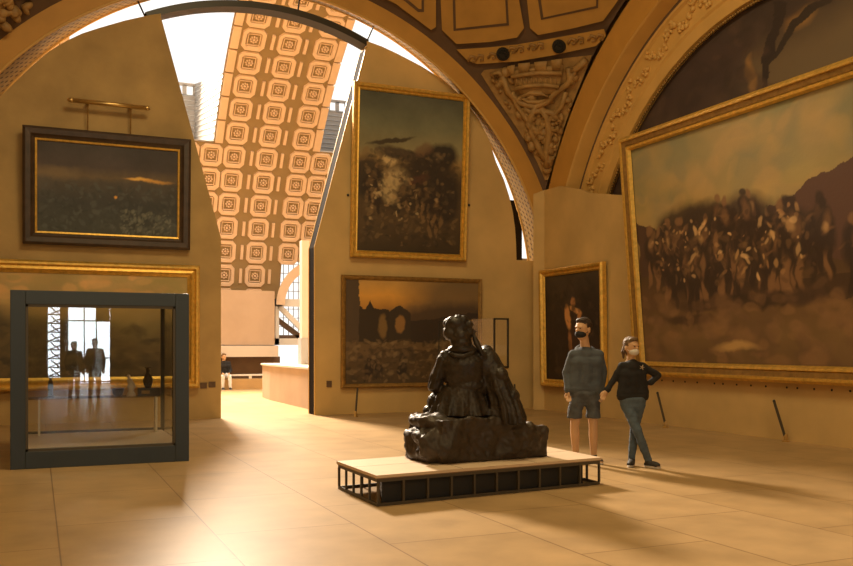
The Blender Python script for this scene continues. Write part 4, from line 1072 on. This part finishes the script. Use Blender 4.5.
    for s in ('l', 'r'):
        b.cap(tor, j['s'+s], .09*k, .066*k); b.cap(j['s'+s], j['e'+s], .061*k, .051*k); b.cap(j['e'+s], j['w'+s].lerp(j['e'+s], .05), .051*k, .038*k); b.cap(j['w'+s].lerp(j['e'+s], .12), j['w'+s].lerp(j['e'+s], .04), .050*k, .045*k)
    if hood:
        b.tube([j['neck']+Vector((0.105*math.cos(q), .02+.10*math.sin(q), -.045+.035*math.sin(q))) for q in np.linspace(-2.6, PI+2.6-PI+.0+2.5, 18)], .036, 8)
        b.ell(j['neck']+Vector((0, .10, -.05)), (.12, .07, .09))
    def cut(p, n): return .006*noise.noise(Vector((p.x*9, p.y*9, p.z*16)))+.004*math.sin(p.z*22+p.x*14)*noise.noise(p*4)
    top = b.remesh('sweatshirt' if hood else 'sweater', .011, top_m, t, disp=cut, smooth_it=3)
    # cut the hem flat
    bm = bmesh.new(); bm.from_mesh(top.data)
    r = bmesh.ops.bisect_plane(bm, geom=bm.verts[:]+bm.edges[:]+bm.faces[:], plane_co=(0, 0, hm), plane_no=(0, 0, -1))
    kill = [f for f in bm.faces if f.calc_center_median().z < hm-1e-5 and abs(f.calc_center_median().x-hip.x) < .19 and f.calc_center_median().z > hm-.2]
    arms = [min((v.co-j['w'+s]).length for v in bm.verts) for s in 'lr']
    kill = [f for f in kill if min((f.calc_center_median()-j['w'+s].lerp(j['e'+s], .2)).length for s in 'lr') > .09]
    bmesh.ops.delete(bm, geom=kill, context='FACES'); bm.to_mesh(top.data); bm.free()
    # lower garment
    b = B(); b.cap(j['hl']+Vector((0, 0, .06)), j['hr']+Vector((0, 0, .06)), .108*k, .108*k); b.cap(j['hl'], j['hr'], .10*k, .10*k)
    for s in ('l', 'r'):
        hp, kn, an = j['h'+s], j['k'+s], j['a'+s]
        if leg_hem == 'short':
            b.cap(hp, kn+Vector((0, 0, .19)), .100*k, .088*k); b.lathe([(.001, -.05), (.098, -.05), (.094, .06), (.001, .08)], kn+Vector((0, 0, .14)), 16)
        else:
            b.cap(hp, kn, .096*k, .068*k); b.cap(kn, kn.lerp(an, .4), .066*k, .064*k); b.cap(kn.lerp(an, .4), an+Vector((0, 0, -.0)), .064*k, .052*k)
    b.remesh('shorts' if leg_hem == 'short' else 'trousers', .011, leg_m, t, disp=lambda p, n: .008*noise.noise(p*13)+.004*noise.noise(Vector((p.x*8, p.y*8, p.z*40))), smooth_it=2)
    for s in ('l', 'r'):
        an = j['a'+s]; f = j.get('f'+s, an+Vector((0, -.15, -.06)))
        fz = an.z-.085
        d = Vector((f.x-an.x, f.y-an.y, 0)).normalized()
        q = Matrix.Rotation(math.atan2(d.y, d.x)-PI/2, 3, 'Z')
        c = Vector((an.x, an.y, fz))+d*.07
        b = B(); b.ell(c+Vector((0, 0, .045)), (.046, .135, .04), 16, 10, q); b.cap(Vector((an.x, an.y, fz+.055)), Vector((an.x, an.y, fz+.085)), .048, .046); b.box((-.042, -.11, .02), (.042, .10, .05), Matrix.Translation(c) @ q.to_4x4())
        sh = b.remesh('shoe', .009, M['shoe'], t, smooth_it=3)
        b = B(); b.lathe([(.001, .0), (.046, .0), (.046, .022), (.001, .022)], (0, 0, 0), 20)
        me = b.mesh('sole'); me.transform(Matrix.Translation(c) @ q.to_4x4() @ Matrix.Diagonal((1.0, 3.0, 1, 1))); sh2 = link('sole', me, M['sole'], None)
        sh2.parent = sh
    # hair
    b = B(); b.ell(h(0, .02, .045), hv((.085, .098, .092)), 20, 12, LK); b.ell(h(0, .06, -.01), hv((.072, .062, .085)), 16, 10, LK); b.ell(h(0, -.035, .095), hv((.062, .05, .035)), 14, 8, LK)
    if ponytail:
        b.cap(h(0, .11, .01), h(0, .145, -.05), .035, .03); b.cap(h(0, .145, -.05), h(.0, .14, -.13), .03, .012)
    hr = b.remesh('hair', .009, hairm, t, disp=lambda p, n: .006*noise.noise(p*40), smooth_it=2)
    bm = bmesh.new(); bm.from_mesh(hr.data)     # open the face
    kill = []
    for f in bm.faces:
        q = LK.inverted() @ (f.calc_center_median()-H)
        if q.y < -.025*HS and q.z < .062*HS: kill.append(f)
    bmesh.ops.delete(bm, geom=kill, context='FACES'); bm.to_mesh(hr.data); bm.free()
    if maskm:
        b = B(); b.ell(h(0, -.040, -.052), hv((.064, .068, .048)), 18, 12, LK); b.ell(h(0, -.085, -.045), hv((.03, .032, .035)), 14, 8, LK)
        mk = b.remesh('face_mask', .008, maskm, t, smooth_it=3)
        for s in (-1, 1):
            ml = B().tube([h(s*.062, -.03, -.04), h(s*.084, .02, -.01), h(s*.082, .03, .01)], .004, 6).obj('ear_loop', maskm, None); ml.parent = mk
# man
J = dict(head=(583, 329.5), neck=(585.5, 346.5, .02), sl=(573, 355), sr=(599, 355), el=(566.5, 373, .03), er=(604, 373, .03), wl=(567.5, 391, -.04), wr=(600.5, 391, -.02),
         hl=(578, 398), hr=(592.5, 398), kl=(574.5, 425, -.01), kr=(593, 425, -.01), al=(576, 454.5, .02), ar=(594, 454.5, .02), fl=(575, 461, -.16), fr=(599, 461, -.14))
zh = EYE+(345-392.5)*11.8/900
man = person('man in grey hoodie, denim shorts and black face mask holding hands, beside the low platform', 585, 11.8, J, math.radians(-48), M['hoodie'], M['denim'], zh, 'short', M['hair'], M['maskb'], hood=True, thick=1.05, hs=1.2)
J = dict(head=(631.5, 347.5), neck=(631, 360.5, .02), sl=(622, 366.5), sr=(642.5, 366.5), el=(614, 380, .02), er=(659, 375.5, .03), wl=(606.5, 390.5, -.02), wr=(650, 383, -.02), dr=(644, 387, .06),
         hl=(626.5, 404), hr=(639, 404), kl=(635.5, 430, -.10), kr=(635, 430, .04), al=(646.5, 457, -.10), ar=(632.5, 457.5, .05), fl=(653, 463, -.24), fr=(629, 463, -.08))
zh = EYE+(345-400)*11.5/900
wom = person('woman in black sweater and jeans with white mask, legs crossed and hand on hip', 638, 11.5, J, math.radians(30), M['sweater'], M['jeans'], zh, 'long', M['hair2'], M['maskw'], ponytail=True, thick=.88, hs=1.06)
# embroidered star on the sweater
k = 11.5/900
b = B()
for a_ in range(5):
    c = Vector(((639.5-638)*k, -.155, EYE+(345-367)*k)); a0 = a_*2*PI/5
    b.prism([c, c+Vector((math.cos(a0-.35)*.014, 0, math.sin(a0-.35)*.014)), c+Vector((math.cos(a0)*.036, .006, math.sin(a0)*.036)), c+Vector((math.cos(a0+.35)*.014, 0, math.sin(a0+.35)*.014))], (0, .02, 0))
b.obj('star_embroidery', M['star'], wom, world=False)
# collar line of the sweater
b = B(); nk = Vector(((631-638)*k, .02, EYE+(345-361)*k)); b.tube([nk+Vector((.062*math.cos(q), .065*math.sin(q), -.012+.012*math.sin(q))) for q in np.linspace(0, 2*PI, 22)], .008, 6); b.obj('collar', M['star'], wom, world=False)

# standing visitors behind the camera, seen mirrored in the case glass
def stander(label, loc, h, arms, top_m, leg_m, hairm, rz):
    t = thing('person', label, 'person', loc, rz)
    s = h/1.75
    V_ = lambda x, y, z: Vector((x, y, z))*s
    j = dict(head=V_(0, 0, 1.63), neck=V_(0, .02, 1.47), sl=V_(-.17, 0, 1.41), sr=V_(.17, 0, 1.41), el=V_(-.25, .03, 1.14), er=V_(.25, .03, 1.14), wl=V_(-.22, -.06, .9), wr=V_(.22, -.06, .9),
             hl=V_(-.085, 0, .92), hr=V_(.085, 0, .92), kl=V_(-.09, -.01, .5), kr=V_(.1, -.01, .5), al=V_(-.09, .02, .085), ar=V_(.13, .02, .085))
    if arms == 'camera':
        j['el'] = V_(-.30, -.06, 1.2); j['er'] = V_(.30, -.06, 1.2); j['wl'] = V_(-.08, -.24, 1.48); j['wr'] = V_(.09, -.24, 1.48); j['dl'] = V_(-.04, -.28, 1.58); j['dr'] = V_(.04, -.28, 1.58)
    build_person(t, j, 0, top_m, leg_m, .84*s, 'long', hairm, None)
    return t
stander('visitor in dark clothes mirrored in the display case glass, standing at right', (1.50, -2.1, 0), 1.72, 'down', M['sweater'], M['denim'], M['hair'], PI)
stander('long-haired visitor in dark clothes mirrored in the case glass, standing at left', (.98, -2.6, 0), 1.64, 'down', M['sweater'], M['jeans'], M['hair'], PI-.3)
# seated visitor in the nave
tt_ = thing('person', 'visitor in white trousers sitting on the far bench beyond the opening', 'person', (6.55, 31.35, 0), 0)
bxp = atY(224.5, 380, 31.4).x
tt_.location.x = bxp; MW[tt_.name] = Matrix.Translation(tt_.location)
V3 = Vector
j = dict(head=V3((0, .15, 1.13)), neck=V3((0, .17, .98)), sl=V3((-.17, .16, .92)), sr=V3((.17, .16, .92)), el=V3((-.23, .1, .66)), er=V3((.23, .1, .66)), wl=V3((-.12, -.16, .58)), wr=V3((.12, -.16, .58)),
         hl=V3((-.09, .2, .48)), hr=V3((.09, .2, .48)), kl=V3((-.11, -.22, .47)), kr=V3((.13, -.22, .47)), al=V3((-.11, -.2, .085)), ar=V3((.14, -.26, .085)))
build_person(tt_, j, math.radians(20), M['sweater'], M['trouser_w'], .45, 'long', M['hair2'], None)

# ------------------------------------------------------------------ barrier posts (leaning rods with brass feet)
def rod(label, foot, top, tdep_foot, lean_d=0.0):
    a = (foot[0]-426.5)/F; base = Vector((tdep_foot*(S+a*Cc), tdep_foot*(Cc-a*S), 0)); kk = tdep_foot/900
    t = thing('barrier_post', label, 'barrier post', tuple(base), -YAW, 'slanted barrier posts along the walls')
    tp = Vector(((top[0]-foot[0])*kk, lean_d, EYE+(345-top[1])*kk))
    B().tube([(0, 0, .05), tp], .022, 10).obj('rod', M['plat_metal'], t, world=False)
    B().lathe([(.06, 0), (.06, .015), (.034, .024), (.032, .10), (.024, .12)], n=14).obj('foot', M['brass'], t, world=False)
    B().ell(tp, .024, 10, 8).obj('cap', M['dark'], t, world=False)
rod('slanted dark barrier post on the floor right behind the woman', (665.5, 427.5), (657.5, 393), 1395/82.5)
rod('slanted dark barrier post farthest right below the huge crowd painting', (785.5, 441.5), (774, 401), 1395/96.5)
rod('thin barrier post below the left edge of the ruined street painting', (355.5, 416.5), (357.5, 389), 1395/71.5)
rod('thin barrier post behind and right of the bronze sculpture', (516.5, 411), (514.5, 385), 1395/66)

# ------------------------------------------------------------------ light, world, camera
w = bpy.data.worlds.new('World'); scene.world = w; w.use_nodes = True
bg = w.node_tree.nodes['Background']; bg.inputs[0].default_value = (1.0, .965, .92, 1); bg.inputs[1].default_value = 1.25
def area(name, loc, target, size, power, col, sy=None):
    l = bpy.data.lights.new(name, 'AREA'); l.energy = power; l.color = col; l.size = size
    if sy: l.shape = 'RECTANGLE'; l.size_y = sy
    o = bpy.data.objects.new(name, l); COL.objects.link(o); o.location = loc
    o.rotation_euler = (Vector(target)-Vector(loc)).to_track_quat('-Z', 'Y').to_euler()
    return o
WARM = (1, .76, .39)
c = vp(4.1, math.radians(50), -4.5)
area('skylight_left', c, (4.9, 9.0, .5), 2.6, 16500, (1, .81, .61), 3.2)
c = vp(11.6, math.radians(48), -1.5)
area('skylight_right', c, (6, 20, 0), 4.2, 900, (1, .9, .75), 4.0)
area('nave_roof_light', (6.0, 22.5, 13.2), (7.0, 26, 0), 8, 450, (1, .88, .72), 3).data.spread = math.radians(95)
area('dome_fill', (3.6, 9.5, 11.2), (4.2, 10.5, 0), 3.5, 640, WARM)  # added warm fill for the room, no known lamp under the dome
area('gallery_fill', (1.0, -3, 8.5), (6, 15, 3), 5, 480, WARM)  # second warm fill, added high behind the camera, not a gallery fixture
area('door_daylight', ((WX0+WX1)/2-.3, -14.6, 1.7), ((WX0+WX1)/2-.3, 0, 1.7), 3.2, 330, (.86, .94, 1), 3.4)

cam = bpy.data.cameras.new('Camera'); co = bpy.data.objects.new('Camera', cam); COL.objects.link(co)
co.location = (0, 0, EYE); co.rotation_euler = (PI/2, 0, -YAW)
cam.sensor_fit = 'HORIZONTAL'; cam.sensor_width = 36; cam.lens = 36*F/853; cam.shift_y = (HZ-283)/853; cam.clip_end = 300
scene.camera = co
vs = scene.view_settings; vs.view_transform = 'Standard'; vs.look = 'None'; vs.exposure = 0; vs.gamma = 1; vs.use_curve_mapping = False
